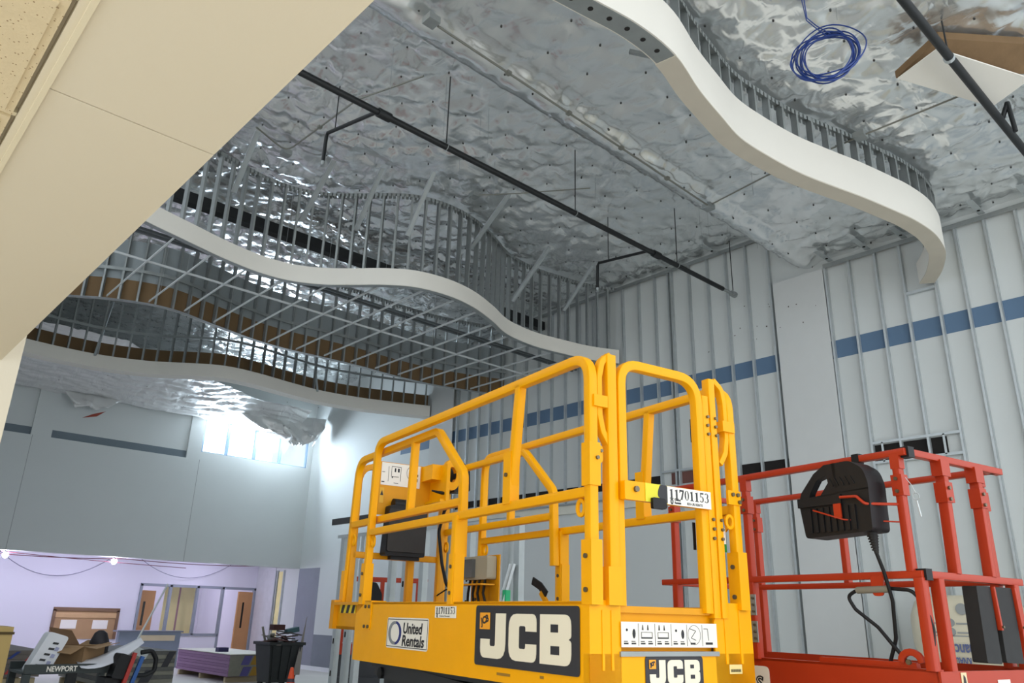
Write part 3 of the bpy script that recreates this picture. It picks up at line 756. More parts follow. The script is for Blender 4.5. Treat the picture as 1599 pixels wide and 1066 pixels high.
MB().add([tuple(p) for p in q4]+[tuple(p+np.array([0,0,.015])) for p in q4], [(0,1,2,3),(7,6,5,4),(0,4,5,1),(1,5,6,2),(2,6,7,3),(3,7,4,0)]).build('board_sheet', GYP, bd)
q4 = [on(1399,122,'Z',7.33), on(1466,60,'Z',7.56), on(1620,70,'Z',7.56), on(1610,115,'Z',7.40)]
MB().add([tuple(p) for p in q4]+[tuple(p+np.array([0,0,.09])) for p in q4], [(0,1,2,3),(7,6,5,4),(0,4,5,1),(1,5,6,2),(2,6,7,3),(3,7,4,0)]).build('kraft_batt', mat('kraft_batt', (118, 94, 66), .95, vary=.2, vscale=6, bump=.5, bscale=12), bd)
# stray tie wires hanging from the ceilings
b = MB()
for k in range(26):
    x, y = rs.uniform(3, 11.5), rs.uniform(2, 9.5)
    z = 7.62 if y < 6 else 8.55
    L = rs.uniform(.15, .5) if y < 6 else rs.uniform(.3, 1.0)
    b.tube([(x, y, z), (x+rs.uniform(-.02,.02), y, z-L)], .003, 4)
q = tag(b.build('tie_wire', STEELD), 'fine tie wires dangling from the foil ceiling', 'wire'); q['kind'] = 'stuff'

# ------------------------------------------------------------------ scissor lifts
AZ = math.radians(10.3)
def rpoly(pts, r, n=4):
    """closed polygon with rounded corners; r per corner or one value"""
    out = []; k = len(pts)
    for i in range(k):
        a, b, c = (Vector(pts[j % k]+(0,)) for j in (i-1, i, i+1)); rr = r[i] if isinstance(r, (list, tuple)) else r
        if rr <= 0: out.append((b.x, b.y)); continue
        d1, d2 = (a-b).normalized(), (c-b).normalized()
        t = min(rr, (a-b).length*.49, (c-b).length*.49)
        for q in range(n+1):
            s = q/n; p = (b+d1*t)*(1-s)**2+b*2*s*(1-s)+(b+d2*t)*s*s; out.append((p.x, p.y))
    return out
JJ = ([(0,0),(1,0),(1,1),(.60,1),(.60,.27),(.38,.27),(.38,.42),(0,.42)], [.3,.3,0,0,.05,.05,0,0])
CCP = ([(0,0),(1,0),(1,.37),(.62,.37),(.62,.26),(.38,.26),(.38,.74),(.62,.74),(.62,.63),(1,.63),(1,1),(0,1)], [.28,.28,0,0,.05,.05,.05,.05,0,0,.28,.28])
BBP = ([(0,0),(1,0),(1,.47),(.92,.51),(1,.55),(1,1),(0,1)], [0,.24,.14,0,.14,.24,0])
def jcb_plate(parent, o, ex, ey, w, h):
    """charcoal badge with cream block letters and a small yellow square"""
    o, ex, ey = Vector(o), Vector(ex), Vector(ey); ez = ex.cross(ey)
    pl = MB().prism(rpoly([(0,0),(w,0),(w,h),(0,h)], .02), o, ex, ey, ez, .003).build('logo_plate', CHAR, parent)
    lw = w*.268; lh = h*.74; z0 = h*.13
    for i, (pp, rr) in enumerate((JJ, CCP, BBP)):
        x0 = w*.065+i*(lw+w*.033)
        hh = lh
        P = rpoly([(x0+p[0]*lw, z0+p[1]*hh) for p in pp], [q*lw for q in rr])
        MB().prism(P, o+ez*.003, ex, ey, ez, .002).build('logo_letter', CREAM, pl)
        if i == 2:
            for (a, b_, c, d) in ((.36,.64,.20,.37), (.36,.60,.64,.80)):
                MB().prism([(x0+a*lw, z0+c*hh), (x0+b_*lw, z0+c*hh), (x0+b_*lw, z0+d*hh), (x0+a*lw, z0+d*hh)], o+ez*.005, ex, ey, ez, .001).build('letter_counter', CHAR, pl)
    s = w*.09
    MB().prism([(w*.055, h*.60), (w*.055+s*1.25, h*.60), (w*.055+s*1.25, h*.88), (w*.055, h*.88)], o+ez*.005, ex, ey, ez, .0015).build('logo_square', mat('orange_square', (238, 160, 30), .5), pl)
    lettering('JCB', s*.6, INK, pl, o+ez*.0072+ex*(w*.055+s*.62)+ey*h*.74, ex+ey*.3, ey-ex*.3, .0004, .002)
    return pl
def bolt(parent, p, n, r=.011): return MB().cyl(Vector(p)+Vector(n)*.004, n, r, .012, 8).build('bolt', BOLT, parent)
def plate(parent, name, o, ex, ey, w, h, material, t=.003, r=.004):
    o, ex, ey = Vector(o), Vector(ex), Vector(ey)
    return MB().prism(rpoly([(0,0),(w,0),(w,h),(0,h)], r) if r else [(0,0),(w,0),(w,h),(0,h)], o, ex, ey, ex.cross(ey), t).build(name, material, parent)

def serif_digits(parent, text, o, ex, ey, w, h, material=None):
    """bold serif numerals drawn as thin plates"""
    o, ex, ey = Vector(o), Vector(ex), Vector(ey); ez = ex.cross(ey); b = MB(); n = len(text); cw = w/n
    def arc(cx, cy, rx, ry, a0, a1, t0, t1, k=12):
        out = []
        for i in range(k):
            A, B = a0+(a1-a0)*i/k, a0+(a1-a0)*(i+1)/k
            p = lambda a, s: (cx+(rx-s*t0*abs(math.cos(a))-s*t1*abs(math.sin(a)))*math.cos(a), cy+(ry-s*t1)*math.sin(a))
            out.append([p(A,0), p(B,0), p(B,1), p(A,1)])
        return out
    pi = math.pi
    G = {'1': [[(.20,.05),(.42,.05),(.42,1),(.20,.88)], [(.06,0),(.56,0),(.56,.07),(.06,.07)], [(.04,.80),(.22,.80),(.22,.95)]],
         '7': [[(.02,.82),(.60,.82),(.60,1),(.02,1)], [(.42,.84),(.60,.84),(.36,0),(.16,0)], [(.02,.70),(.08,.70),(.12,.84),(.02,.84)]],
         '0': arc(.31,.5,.29,.5,0,2*pi,.15,.05,20),
         '5': [[(.12,.84),(.56,.84),(.58,1),(.12,1)], [(.12,.50),(.20,.56),(.20,.86),(.12,.86)]]+arc(.28,.31,.30,.31,-2.6,2.2,.15,.06),
         '3': arc(.28,.74,.27,.26,-1.2,2.6,.14,.06)+arc(.28,.29,.31,.29,-2.6,1.5,.15,.06)}
    for i, c in enumerate(text):
        for P in G[c]: b.prism([((i+p[0]*1.45)*cw, p[1]*h) for p in P], o, ex, ey, ez, .0008)
    return b.build('lettering', material or INK, parent)

YL = thing('yellow_scissor_lift', 'large yellow scissor lift in the foreground with raised guardrails', 'scissor lift', (2.603, 2.339, 0), -AZ)
NX, PX, NY, PY_, UZ = Vector((-1,0,0)), Vector((1,0,0)), Vector((0,-1,0)), Vector((0,1,0)), Vector((0,0,1))
RT = .047            # rail tube size
def rail(name, pts, r=.1, n=6, w=RT, h=None, normal=(1,0,0), material=YEL, parent=YL):
    return MB().sweep(fillet(pts, r, n), sq(w, h or w), normal).build(name, material, parent, 24)
W_, L_ = .96, 2.60
# chassis, wheels, folded scissor stack
b = MB(); b.prism(rpoly([(0,.22),(2.55,.22),(2.55,.55),(2.3,.62),(.25,.62),(0,.55)], .05), (.06,.05,0), PY_, UZ, PX, .86); b.build('chassis', SCISSOR, YL, 30)
for x in (.02, .88):
    for y in (.42, 2.2):
        wl_ = MB().cyl((x+.05, y, .205), PX, .205, .13, 26).build('wheel', RUBBER, YL, 40); MB().cyl((x+.05, y, .205), PX, .11, .14, 16).build('hub', YELD, wl_)
for k in range(4):
    z0 = .66+.16*k
    for s, x in ((1, .12), (-1, .19), (1, .77), (-1, .84)):
        MB().bar((x, .18, z0+(.02 if s > 0 else .13)), (x, 2.42, z0+(.13 if s > 0 else .02)), .05, .10).build('scissor_arm', SCISSOR, YL)
for y in (.35, 1.3, 2.3): MB().cyl((.09, y, 1.24 if y != 1.3 else 1.22), PX, .035, .03, 12).build('pivot_pin', BLACK, YL)
MB().box(.10, .86, .1, 2.5, 1.27, 1.33).build('sub_frame', SCISSOR, YL)
# deck and side panels
MB().box(.02, W_-.02, .03, L_, 1.47, 1.50).build('deck_floor', STEELD, YL)
pn = MB().prism([(.0,1.655),(.0,1.318),(.05,1.305),(2.6,1.305),(2.6,1.60),(2.44,1.672),(.0,1.672)], (.0,0,0), PY_, UZ, PX, .012).build('side_panel', YEL, YL)
MB().box(0, .04, 0, 2.44, 1.660, 1.674).build('panel_flange', YEL, pn)
pf = MB().prism([(0,1.305),(2.6,1.305),(2.6,1.672),(0,1.672)], (W_-.012,0,0), PY_, UZ, PX, .012).build('side_panel', YEL, YL)
# bolted bracket at the far end of the near panel
br = MB(); br.prism(rpoly([(2.33,1.50),(2.44,1.50),(2.44,1.68),(2.33,1.68)], .015), (-.006,0,0), PY_, UZ, PX, .006); br.box(-.006, .10, 2.33, 2.44, 1.675, 1.683)
br = br.build('bracket', YEL, YL)
for y in (2.355, 2.415):
    for z in (1.52, 1.645): bolt(br, (-.006, y, z), NX)
# decals on the near panel
jcb_plate(YL, (-.002, .937, 1.371), NY, UZ, .885, .283)
us = plate(YL, 'rental_sticker', (-.002, 2.05, 1.405), NY, UZ, .575, .177, WHITE, .002, .02)
b = MB(); fr = []
for (x0, x1, y0, y1) in ((.008,.567,.008,.012),(.008,.567,.165,.169),(.008,.012,.008,.169),(.563,.567,.008,.169)): b.prism([(x0,y0),(x1,y0),(x1,y1),(x0,y1)], (-.004,2.05,1.405), NY, UZ, NX, .001)
b.build('sticker_border', INK, us)
def ring(parent, name, cx, cy, rx, ry, a0, a1, w0, w1, material):
    P = []; n = 14
    for i in range(n+1): t = a0+(a1-a0)*i/n; P.append((cx+rx*math.cos(t), cy+ry*math.sin(t)))
    for i in range(n, -1, -1):
        t = a0+(a1-a0)*i/n; s = w0+(w1-w0)*i/n; P.append((cx+(rx-s)*math.cos(t), cy+(ry-s*.5)*math.sin(t)))
    return MB().prism(P, (-.004,2.05,1.405), NY, UZ, NX, .0012).build(name, material, parent)
ring(us, 'logo_ring', .115, .088, .09, .068, math.radians(80), math.radians(280), .035, .035, mat('grey_ink', (130, 134, 138), .5))
ring(us, 'logo_ring', .125, .088, .09, .068, math.radians(-85), math.radians(85), .03, .03, mat('blue_ink', (40, 52, 120), .5))
lettering('United', .085, INK, us, (-.0045, 2.05-.37, 1.405+.118), NY, UZ, .0006, .0022, .12, .26)
lettering('Rentals', .085, INK, us, (-.0045, 2.05-.38, 1.405+.048), NY, UZ, .0006, .0022, .12, .30)
st1 = plate(YL, 'number_sticker', (-.002, 1.405, 1.588), NY, UZ, .25, .062, WHITE, .002, 0)
serif_digits(st1, '11701153', (-.004, 1.405-.012, 1.588+.021), NY, UZ, .228, .036)
lettering('0', .03, INK, st1, (-.0045, 1.405-.03, 1.588+.012), NY, UZ, .0006, .001)
lettering('United Rentals', .012, INK, st1, (-.0045, 1.405-.12, 1.588+.010), NY, UZ, .0004, 0, 0, .12)
for (y, z, l) in ((.72, 1.335, .12), (.35, 1.345, .03)): plate(YL, 'panel_scuff', (-.001, y, z), NY, UZ, l, .012, mat('scuff_brown', (150, 110, 30), .8), .0012, 0)
# near end of the platform (towards the camera's right): bottom box, recessed placard, sill
b = MB(); b.box(0, W_+.03, -.012, .03, 1.30, 1.465); b.prism([(.0,1.30),(.17,1.30),(.17,1.68),(.0,1.68)], (0,0,0), PX, UZ, NY, .012)
b.prism([(.735,1.30),(W_+.03,1.30),(W_+.03,1.69),(.775,1.69),(.735,1.60)], (0,0,0), PX, UZ, NY, .012)
b.box(.16, .74, .02, .03, 1.46, 1.66); b.build('end_panel', YEL, YL)
MB().box(.17, .72, -.004, .035, 1.632, 1.66).build('entry_sill', YELD, YL)
MB().box(.16, .75, -.022, -.0, 1.455, 1.475).build('placard_lip', STEELD, YL)
pc = plate(YL, 'safety_placard', (.165, -.018, 1.492), PX, UZ, .575, .103, WHITE, .003, 0)
IN2 = mat('grey_print', (96, 96, 98), .6)
b = MB(); eo = Vector((.165,-.021,1.492))
for i in range(1, 6): b.prism([(.096*i-.001,.006),(.096*i+.001,.006),(.096*i+.001,.097),(.096*i-.001,.097)], eo, PX, UZ, NY, .0008)
for i in (0, 3):
    b.prism([(.07+.096*i+.009*math.cos(t), .055+.02*math.sin(t)) for t in np.linspace(0, 6.28, 11)[:-1]], eo, PX, UZ, NY, .0008)
    b.prism([(.03+.096*i+.006*math.cos(t), .07+.006*math.sin(t)) for t in np.linspace(0, 6.28, 9)[:-1]], eo, PX, UZ, NY, .0008)
for i in (1, 2):
    for dx in (.02, .05): b.prism([(.096*i+dx,.07),(.096*i+dx+.009,.07),(.096*i+dx+.006,.092),(.096*i+dx+.003,.092)], eo, PX, UZ, NY, .0008)
    b.prism([(.096*i+.015,.035),(.096*i+.08,.035),(.096*i+.08,.041),(.096*i+.015,.041)], eo, PX, UZ, NY, .0008)
    b.prism([(.096*i+.015,.041),(.096*i+.018,.041),(.096*i+.018,.062),(.096*i+.015,.062)], eo, PX, UZ, NY, .0008)
    b.prism([(.096*i+.077,.041),(.096*i+.08,.041),(.096*i+.08,.062),(.096*i+.077,.062)], eo, PX, UZ, NY, .0008)
    b.prism([(.096*i+.015,.060),(.096*i+.08,.060),(.096*i+.08,.062),(.096*i+.015,.062)], eo, PX, UZ, NY, .0008)
for i in (0, 1, 2, 3): 
    for dx in (.012, .055): b.prism([(.096*i+dx,.012),(.096*i+dx+.026,.012),(.096*i+dx+.026,.018),(.096*i+dx,.018)], eo, PX, UZ, NY, .0008); b.prism([(.096*i+dx,.022),(.096*i+dx+.022,.022),(.096*i+dx+.022,.025),(.096*i+dx,.025)], eo, PX, UZ, NY, .0008)
b.prism([(.50,.012),(.545,.012),(.545,.022),(.50,.022)], eo, PX, UZ, NY, .0008); b.prism([(.405,.012),(.435,.012),(.435,.02),(.405,.02)], eo, PX, UZ, NY, .0008)
for a_, c_ in (((.49,.08),(.515,.08)), ((.515,.08),(.52,.03)), ((.40,.08),(.44,.07)), ((.44,.07),(.41,.04)), ((.41,.04),(.44,.03))):
    d = Vector((c_[0]-a_[0], c_[1]-a_[1], 0)).normalized(); nrm = Vector((-d.y, d.x, 0))*.0014
    b.prism([(a_[0]-nrm.x, a_[1]-nrm.y), (c_[0]-nrm.x, c_[1]-nrm.y), (c_[0]+nrm.x, c_[1]+nrm.y), (a_[0]+nrm.x, a_[1]+nrm.y)], eo, PX, UZ, NY, .0008)
b.build('placard_print', INK, pc)
P = [(.43+.040*math.cos(t), .053+.042*math.sin(t)) for t in np.linspace(0, 6.28, 25)]+[(.43+.038*math.cos(t), .053+.040*math.sin(t)) for t in np.linspace(6.28, 0, 25)]
MB().prism(P, eo, PX, UZ, NY, .0008).build('placard_circle', IN2, pc)
jcb_plate(YL, (.30, -.013, 1.325), PX, UZ, .345, .132)
ml = plate(YL, 'maker_label', (.818, -.013, 1.378), PX, UZ, .083, .04, mat('label_yellow', (236, 214, 140), .5), .002, 0)
b = MB(); 
for i in range(12): b.prism([(.008+i*.0056,.008),(.0105+i*.0056,.008),(.0105+i*.0056,.02),(.008+i*.0056,.02)], (.818,-.0165,1.378), PX, UZ, NY, .0006)
b.build('barcode', INK, ml)
# main guardrail loops (near and far side), each with posts
for s, x in ((1, .025), (-1, W_-.025)):
    sn = 'near' if s > 0 else 'far'
    rail('guardrail', [(x,.0,1.66),(x,.0,2.777),(x,2.505,2.777),(x,2.525,1.66)], [0,.12,.12,0], 7)
    rail('mid_rail', [(x,.0,2.140),(x,2.515,2.140)], 0, w=.045, h=.045)
    rail('guard_post', [(x,.60,2.77),(x,.675,2.15)], 0, w=.047, h=.047)
    sl = MB().box(x-.029, x+.029, .64, .71, 2.15, 2.42).build('post_sleeve', YEL, YL); bolt(sl, (x-.029 if s > 0 else x-.029, .675, 2.30), NX)
    rail('guard_post', [(x,1.23 if s > 0 else 1.47,1.66),(x,1.22 if s > 0 else 1.47,2.14)], 0, w=.052, h=.07)
    for y in (0.0, 1.23 if s > 0 else 1.47, 2.525):
        sl = MB().box(x-.031, x+.031, y-.036, y+.036, 1.66, 1.93).build('post_sleeve', YEL, YL)
        for z in (1.72, 1.86): bolt(sl, (x-.031, y, z), NX)
    ear = []
    for y in (.075, 2.46):
        MB().sweep([(x, y+.026*math.cos(t), 2.075+.034*math.sin(t)) for t in np.linspace(0, 2*math.pi, 17)[:-1]], sq(.018,.012), (1,0,0), True).build('lashing_eye', YEL, YL, 50)
# sliding extension rails
for x in (.085, W_-.085):
    q_ = 0 if x < .5 else .19
    rail('extension_rail', [(x,1.285+q_,1.92),(x,1.30+q_,2.40),(x,1.66+q_,2.722),(x,3.0,2.722),(x,3.06,1.60)], [0,.10,.09,.14,0], 6)
    rail('extension_mid_rail', [(x,1.29+q_,2.235),(x,3.03,2.235)], 0)
    rail('extension_post', [(x,2.0,2.71),(x,2.02,2.24)], 0, w=.04, h=.05)
    MB().box(x-.03, x+.03, 3.03, 3.10, 1.60, 1.90).build('post_sleeve', YEL, YL)
    MB().sweep([(x, 2.98+.024*math.cos(t), 2.12+.036*math.sin(t)) for t in np.linspace(0, 2*math.pi, 15)[:-1]], sq(.016,.012), (1,0,0), True).build('lashing_eye', YEL, YL, 50)
rail('end_rail', [(.10,3.03,1.62),(.10,3.03,2.70),(W_-.10,3.03,2.70),(W_-.10,3.03,1.62)], [0,.14,.14,0], 6, normal=(0,1,0), material=YELD)
rail('end_mid_rail', [(.10,3.03,2.02),(W_-.10,3.03,2.02)], 0, normal=(0,1,0), material=YELD)
rail('end_post', [(.585,3.03,2.03),(.585,3.03,1.62)], 0, normal=(0,1,0), w=.055, material=YELD)
rail('end_post', [(W_-.13,3.0,2.70),(W_-.13,3.0,1.62)], 0, normal=(0,1,0), w=.05, material=YELD)
# extension deck end
b = MB(); b.box(.03, .045, 2.60, 3.10, 1.49, 1.665); b.box(W_-.045, W_-.03, 2.60, 3.10, 1.49, 1.665); b.box(.03, W_-.03, 3.085, 3.10, 1.49, 1.665); b.box(.03, W_-.03, 2.6, 3.09, 1.49, 1.51)
b.box(.0, .05, 3.04, 3.11, 1.49, 1.69); b.box(.0, .05, 2.58, 3.11, 1.655, 1.675)
ed = b.build('extension_deck', YELD, YL)
hz = plate(ed, 'hazard_label', (.027, 2.98, 1.60), NY, UZ, .30, .06, mat('hazard_yellow', (238, 214, 40), .5), .002, 0)
for i in range(3): MB().prism([(.02+.1*i,0),(.07+.1*i,0),(.10+.1*i,.06),(.05+.1*i,.06)], (.025,2.98,1.60), NY, UZ, NX, .001).build('hazard_bar', INK, hz)
# instruction board, document box, control console on the end rail
ib = MB().box(.255, .70, 2.985, 3.0, 2.33, 2.745).build('control_board', YELD, YL)
pl_ = plate(ib, 'instruction_placard', (.263, 2.984, 2.562), PX, UZ, .34, .178, WHITE, .003, .004)
eo = Vector((.263, 2.981, 2.562)); b = MB()
for (x0,x1,y0,y1) in ((.005,.03,.02,.028),(.005,.03,.10,.104),(.085,.165,.150,.154),(.085,.088,.07,.154),(.09,.15,.07,.074),(.165,.168,.04,.154),(.09,.10,.06,.075),(.112,.125,.11,.14),(.14,.155,.11,.14),(.27,.31,.02,.03),(.31,.318,.05,.075),(.31,.32,.09,.11),(.06,.063,.03,.15),(.11,.15,.02,.024)): b.prism([(x0,y0),(x1,y0),(x1,y1),(x0,y1)], eo, PX, UZ, NY, .001)
b.prism([(.255+.038*math.cos(t), .115+.052*math.sin(t)) for t in np.linspace(0, 6.28, 21)]+[(.255+.035*math.cos(t), .115+.049*math.sin(t)) for t in np.linspace(6.28, 0, 21)], eo, PX, UZ, NY, .001)
b.build('placard_print', INK, pl_)
wt = plate(ib, 'warning_label', (.262, 2.984, 2.42), PX, UZ, .035, .12, mat('warn_yellow', (226, 170, 30), .5), .002, 0)
MB().prism([(.004,.06),(.031,.06),(.018,.10)], (.262,2.981,2.42), PX, UZ, NY, .001).build('warning_triangle', INK, wt)
db = MB(); db.prism(rpoly([(.30,2.02),(.635,2.02),(.64,2.40),(.32,2.40)], .02), (0,2.98,0), PX, UZ, NY, .10); db.prism([(.36,1.995),(.60,1.995),(.60,2.02),(.36,2.02)], (0,2.96,0), PX, UZ, NY, .06)
db.cyl((.42, 2.93, 2.41), PX, .045, .12, 14)
db = db.build('document_box', BLACK, YL, 40); plate(db, 'box_lid', (.31, 2.875, 2.05), PX, UZ, .32, .32, mat('black_plastic_worn', (32, 30, 28), .6, vary=.3, vscale=14), .006, .02)
cs = MB(); cs.box(.70, .73, 2.70, 3.0, 2.45, 2.74); cs.box(.62, .73, 2.80, 3.0, 2.62, 2.74); cs.box(.66, .86, 2.72, 2.98, 2.44, 2.46)
P_out = rpoly([(.70,2.54),(.84,2.52),(.86,2.64),(.83,2.79),(.77,2.80),(.71,2.70)], .02)
cs = cs.build('control_bracket', YEL, YL)
g = []; n = 20
cx, cz = .775, 2.665
o_ = [(cx+.078*math.cos(t)*(1.0), cz+.125*math.sin(t)) for t in np.linspace(0, 2*math.pi, n+1)]; i_ = [(cx+.040*math.cos(t), cz+.062*math.sin(t)) for t in np.linspace(0, 2*math.pi, n+1)]
b = MB()
for i in range(n): b.prism([o_[i], o_[i+1], i_[i+1], i_[i]], (0,2.80,0), PX, UZ, NY, .05)
b.build('control_guard', YEL, cs)
MB().prism(rpoly([(.80,2.53),(.95,2.55),(.94,2.73),(.86,2.79),(.82,2.76)], .02), (0,2.92,0), PX, UZ, NY, .16).build('control_box', BLACK, YL, 40)
MB().cyl((.895, 2.75, 2.61), NY, .026, .03, 14).build('stop_button', mat('red_button', (200, 40, 30), .4), YL)
MB().tube([(.60,2.75,2.52),(.68,2.74,2.51),(.74,2.73,2.505)], [.006,.014,.006], 8).build('key_lever', BLACK, YL)
MB().tube(fillet([(.84,2.80,2.47),(.81,2.92,2.41),(.80,2.985,2.24),(.80,2.90,1.985),(.80,2.80,1.81),(.85,2.64,1.80)], .08, 5), .013, 8).build('control_cable', BLACK, YL, 60)
# outlet box on the far post
ob = MB(); ob.prism(rpoly([(2.25,1.855),(2.60,1.855),(2.60,2.02),(2.25,2.02)], .02), (W_-.13,0,0), PY_, UZ, PX, .08)
ob = ob.build('outlet_box', mat('grey_plastic', (168, 160, 138), .6, vary=.1), YL, 40)
MB().box(W_-.16, W_-.13, 2.42, 2.60, 1.87, 2.0).build('outlet_cover', mat('smoke_cover', (96, 98, 98), .25), ob)
MB().box(W_-.045, W_-.035, 2.22, 2.62, 1.70, 2.03).build('backing_plate', YELD, ob)
MB().box(W_-.18, W_-.06, 2.25, 2.70, 1.815, 1.825).build('shelf_plate', YELD, ob)
for k, y in enumerate((2.32, 2.40, 2.47, 2.54)): MB().tube([(W_-.10,y,1.855),(W_-.11,y+.01,1.76),(W_-.10,y-.03+.02*k,1.66)], .010, 7).build('cable', BLACK, ob, 60)
MB().tube([(W_-.12,2.62,1.80),(W_-.14,2.85,1.79),(W_-.15,3.0,1.74)], .006, 6).build('cable', BLACK, ob, 60)
# foot latch on the far panel
fp = MB(); fp.bar((W_-.06,1.58,1.68), (W_-.06,1.66,1.76), .02, .03); fp = fp.build('latch_arm', YELD, YL)
MB().sweep(fillet([(W_-.06,1.60,1.745),(W_-.06,1.67,1.80),(W_-.06,1.76,1.835)], .04, 4), sq(.05,.012), (1,0,0)).build('latch_pad', BLACK, fp)
# near-end frame: D-handle posts and swing gate
rail('handle_post', [(.135,.0,1.66),(.135,.0,2.80)], 0, w=.055, h=.055, normal=(0,1,0))
rail('handle_loop', [(.135,-.0,2.80),(.085,.0,2.76),(.066,.0,2.68),(.066,.0,2.50),(.085,.0,2.42),(.125,.0,2.36)], [0,.05,.06,.06,.05,0], 4, w=.03, h=.04, normal=(0,1,0))
MB().box(.02, .10, -.035, .03, 2.53, 2.585).build('handle_clip', YEL, YL)
rail('gate_post', [(.185,.012,1.66),(.185,.012,2.62)], 0, w=.045, h=.05, normal=(0,1,0))
sl = MB().box(.09, .165, -.035, .035, 1.66, 1.82).build('post_sleeve', YEL, YL)
gt = rail('swing_gate', [(.195,-.005,2.12),(.195,-.005,2.776),(.705,-.005,2.776),(.700,-.005,1.64)], [0,.11,.13,0], 7, w=.047, h=.047, normal=(0,1,0))
gm = plate(YL, 'gate_plate', (.17, -.03, 2.115), PX, UZ, .555, .085, YEL, .03, .008)
bolt(gm, (.235, -.062, 2.165), NY, .014)
ht = plate(gm, 'gate_hazard_label', (.29, -.061, 2.115), PX, UZ, .135, .085, mat('gate_hazard_yellow', (222, 212, 30), .5), .002, 0)
MB().prism(rpoly([(.075,.03),(.135,.0),(.135,.085),(.09,.085),(.075,.05)], .01), (.29,-.063,2.115), PX, UZ, NY, .001).build('hazard_bar', INK, ht)
lt = MB().prism(rpoly([(.32,2.085),(.395,2.085),(.41,2.10),(.395,2.135),(.32,2.135)], .008), (0,-.062,0), PX, UZ, NY, .018).build('gate_latch', BLACK, gm); 
gs = plate(gm, 'gate_number_sticker', (.425, -.061, 2.115), PX, UZ, .285, .083, WHITE, .002, 0)
serif_digits(gs, '11701153', (.437, -.063, 2.143), PX, UZ, .262, .046)
lettering('0', .035, INK, gs, (.452, -.0637, 2.130), PX, UZ, .0005, .0016); lettering('United\nRentals', .014, INK, gs, (.49, -.0637, 2.133), PX, UZ, .0004, .0006); lettering('833-UR RENTS', .016, IN2, gs, (.60, -.0637, 2.128), PX, UZ, .0004, .0004)
rail('gate_mid_rail', [(.20,.02,2.02),(.70,.02,2.02)], 0, w=.04, h=.04, normal=(0,1,0)) if 0 else None
# hinge-side posts
for x, mt_ in ((.752, YEL), (.805, YEL)): rail('hinge_post', [(x,.0,1.62),(x,.0,2.70 if x < .77 else 2.80)], 0, w=.044, h=.05, normal=(0,1,0))
for x in (.755, .812):
    for z in (2.50, 2.545, 2.59, 1.985, 2.03, 2.075): bolt(YL, (x+.003*((int(z*1000)//45) % 2), -.026, z), NY, .008)
rail('handle_loop', [(.83,.0,2.80),(.885,.0,2.76),(.90,.0,2.68),(.90,.0,2.50),(.885,.0,2.42),(.845,.0,2.36)], [0,.05,.06,.06,.05,0], 4, w=.03, h=.04, normal=(0,1,0))
MB().box(.86, .945, -.035, .03, 2.53, 2.585).build('handle_clip', YEL, YL)
sl = MB().box(.885, .975, -.035, .035, 1.68, 2.2).build('post_sleeve', YEL, YL) if 0 else None
MB().sweep([(.885+.024*math.cos(t), -.01, 2.075+.03*math.sin(t)) for t in np.linspace(0, 2*math.pi, 15)[:-1]], sq(.016,.014), (0,1,0), True).build('lashing_eye', YEL, YL, 50)
pk = MB().box(.87, .96, -.03, -.015, 2.16, 2.23).build('pin_plate', YEL, YL)
for x, z in ((.90, 2.21), (.935, 2.21), (.945, 2.175)): bolt(pk, (x, -.03, z), NY, .010)
cp = MB(); cp.box(-.006, .056, -.031, .031, 2.165, 2.36); cp.prism(rpoly([(.056,2.26),(.078,2.28),(.078,2.345),(.056,2.355)], .006), (0,.0,0), PX, UZ, NY, .02); cp = cp.build('post_sleeve', YEL, YL); bolt(cp, (.036, -.031, 2.29), NY, .009); bolt(cp, (.066, -.02, 2.325), NY, .008)
for x in (.065, .115): MB().prism([(x, 1.40), (x+.012, 1.40), (x+.012, 1.64), (x, 1.64)], (0,-.012,0), PX, UZ, NY, .004).build('stiffener', YEL, YL)
for x in (.80, .90): MB().prism([(x, 1.42), (x+.015, 1.42), (x+.015, 1.66), (x, 1.66)], (0,-.012,0), PX, UZ, NY, .004).build('stiffener', YEL, YL)
MB().box(.695, .71, .03, .036, 2.46, 2.58).build('bumper_strip', BLACK, YL); MB().box(.675, .69, .03, .036, 1.93, 2.06).build('bumper_strip', BLACK, YL)
tg_ = plate(YL, 'inspection_tag', (.845, .03, 1.93), PX, UZ, .05, .12, WHITE, .002, .004); plate(tg_, 'green_band', (.845, .027, 1.93), PX, UZ, .05, .04, mat('green_print', (20, 130, 50), .5), .001, 0)

# ---- red lift
RL = thing('red_scissor_lift', 'red orange scissor lift parked at the right picture edge', 'scissor lift', (3.936, 1.464, 0), -AZ)
RS = .034
def rrail(name, pts, r=0, w=RS, h=None, normal=(1,0,0), parent=RL, n=4): return MB().sweep(fillet(pts, r, n), sq(w, h or w), normal).build(name, RED, parent, 24)
RW_, RLn = .80, 1.72
MB().prism(rpoly([(0,.2),(1.7,.2),(1.7,.55),(0,.55)], .05), (.04,0,0), PY_, UZ, PX, .72).build('chassis', SCISSOR, RL)
for x in (.0, .70):
    for y in (.28, 1.42): MB().cyl((x+.05, y, .16), PX, .16, .11, 24).build('wheel', RUBBER, RL, 40)
for k in range(4):
    z0 = .6+.15*k
    for s, x in ((1, .10), (-1, .16), (1, .64), (-1, .70)): MB().bar((x,.12,z0+(.02 if s > 0 else .12)), (x,1.6,z0+(.12 if s > 0 else .02)), .04, .09).build('scissor_arm', RED, RL)
b = MB(); b.box(.0, .02, -.01, 1.7, 1.20, 1.425); b.box(0, .045, -.01, 1.7, 1.415, 1.427); b.box(RW_-.02, RW_, 0, 1.7, 1.20, 1.43); b.box(0, RW_+.06, -.02, 0, 1.20, 1.42); b.box(0, RW_, 1.68, 1.70, 1.2, 1.43)
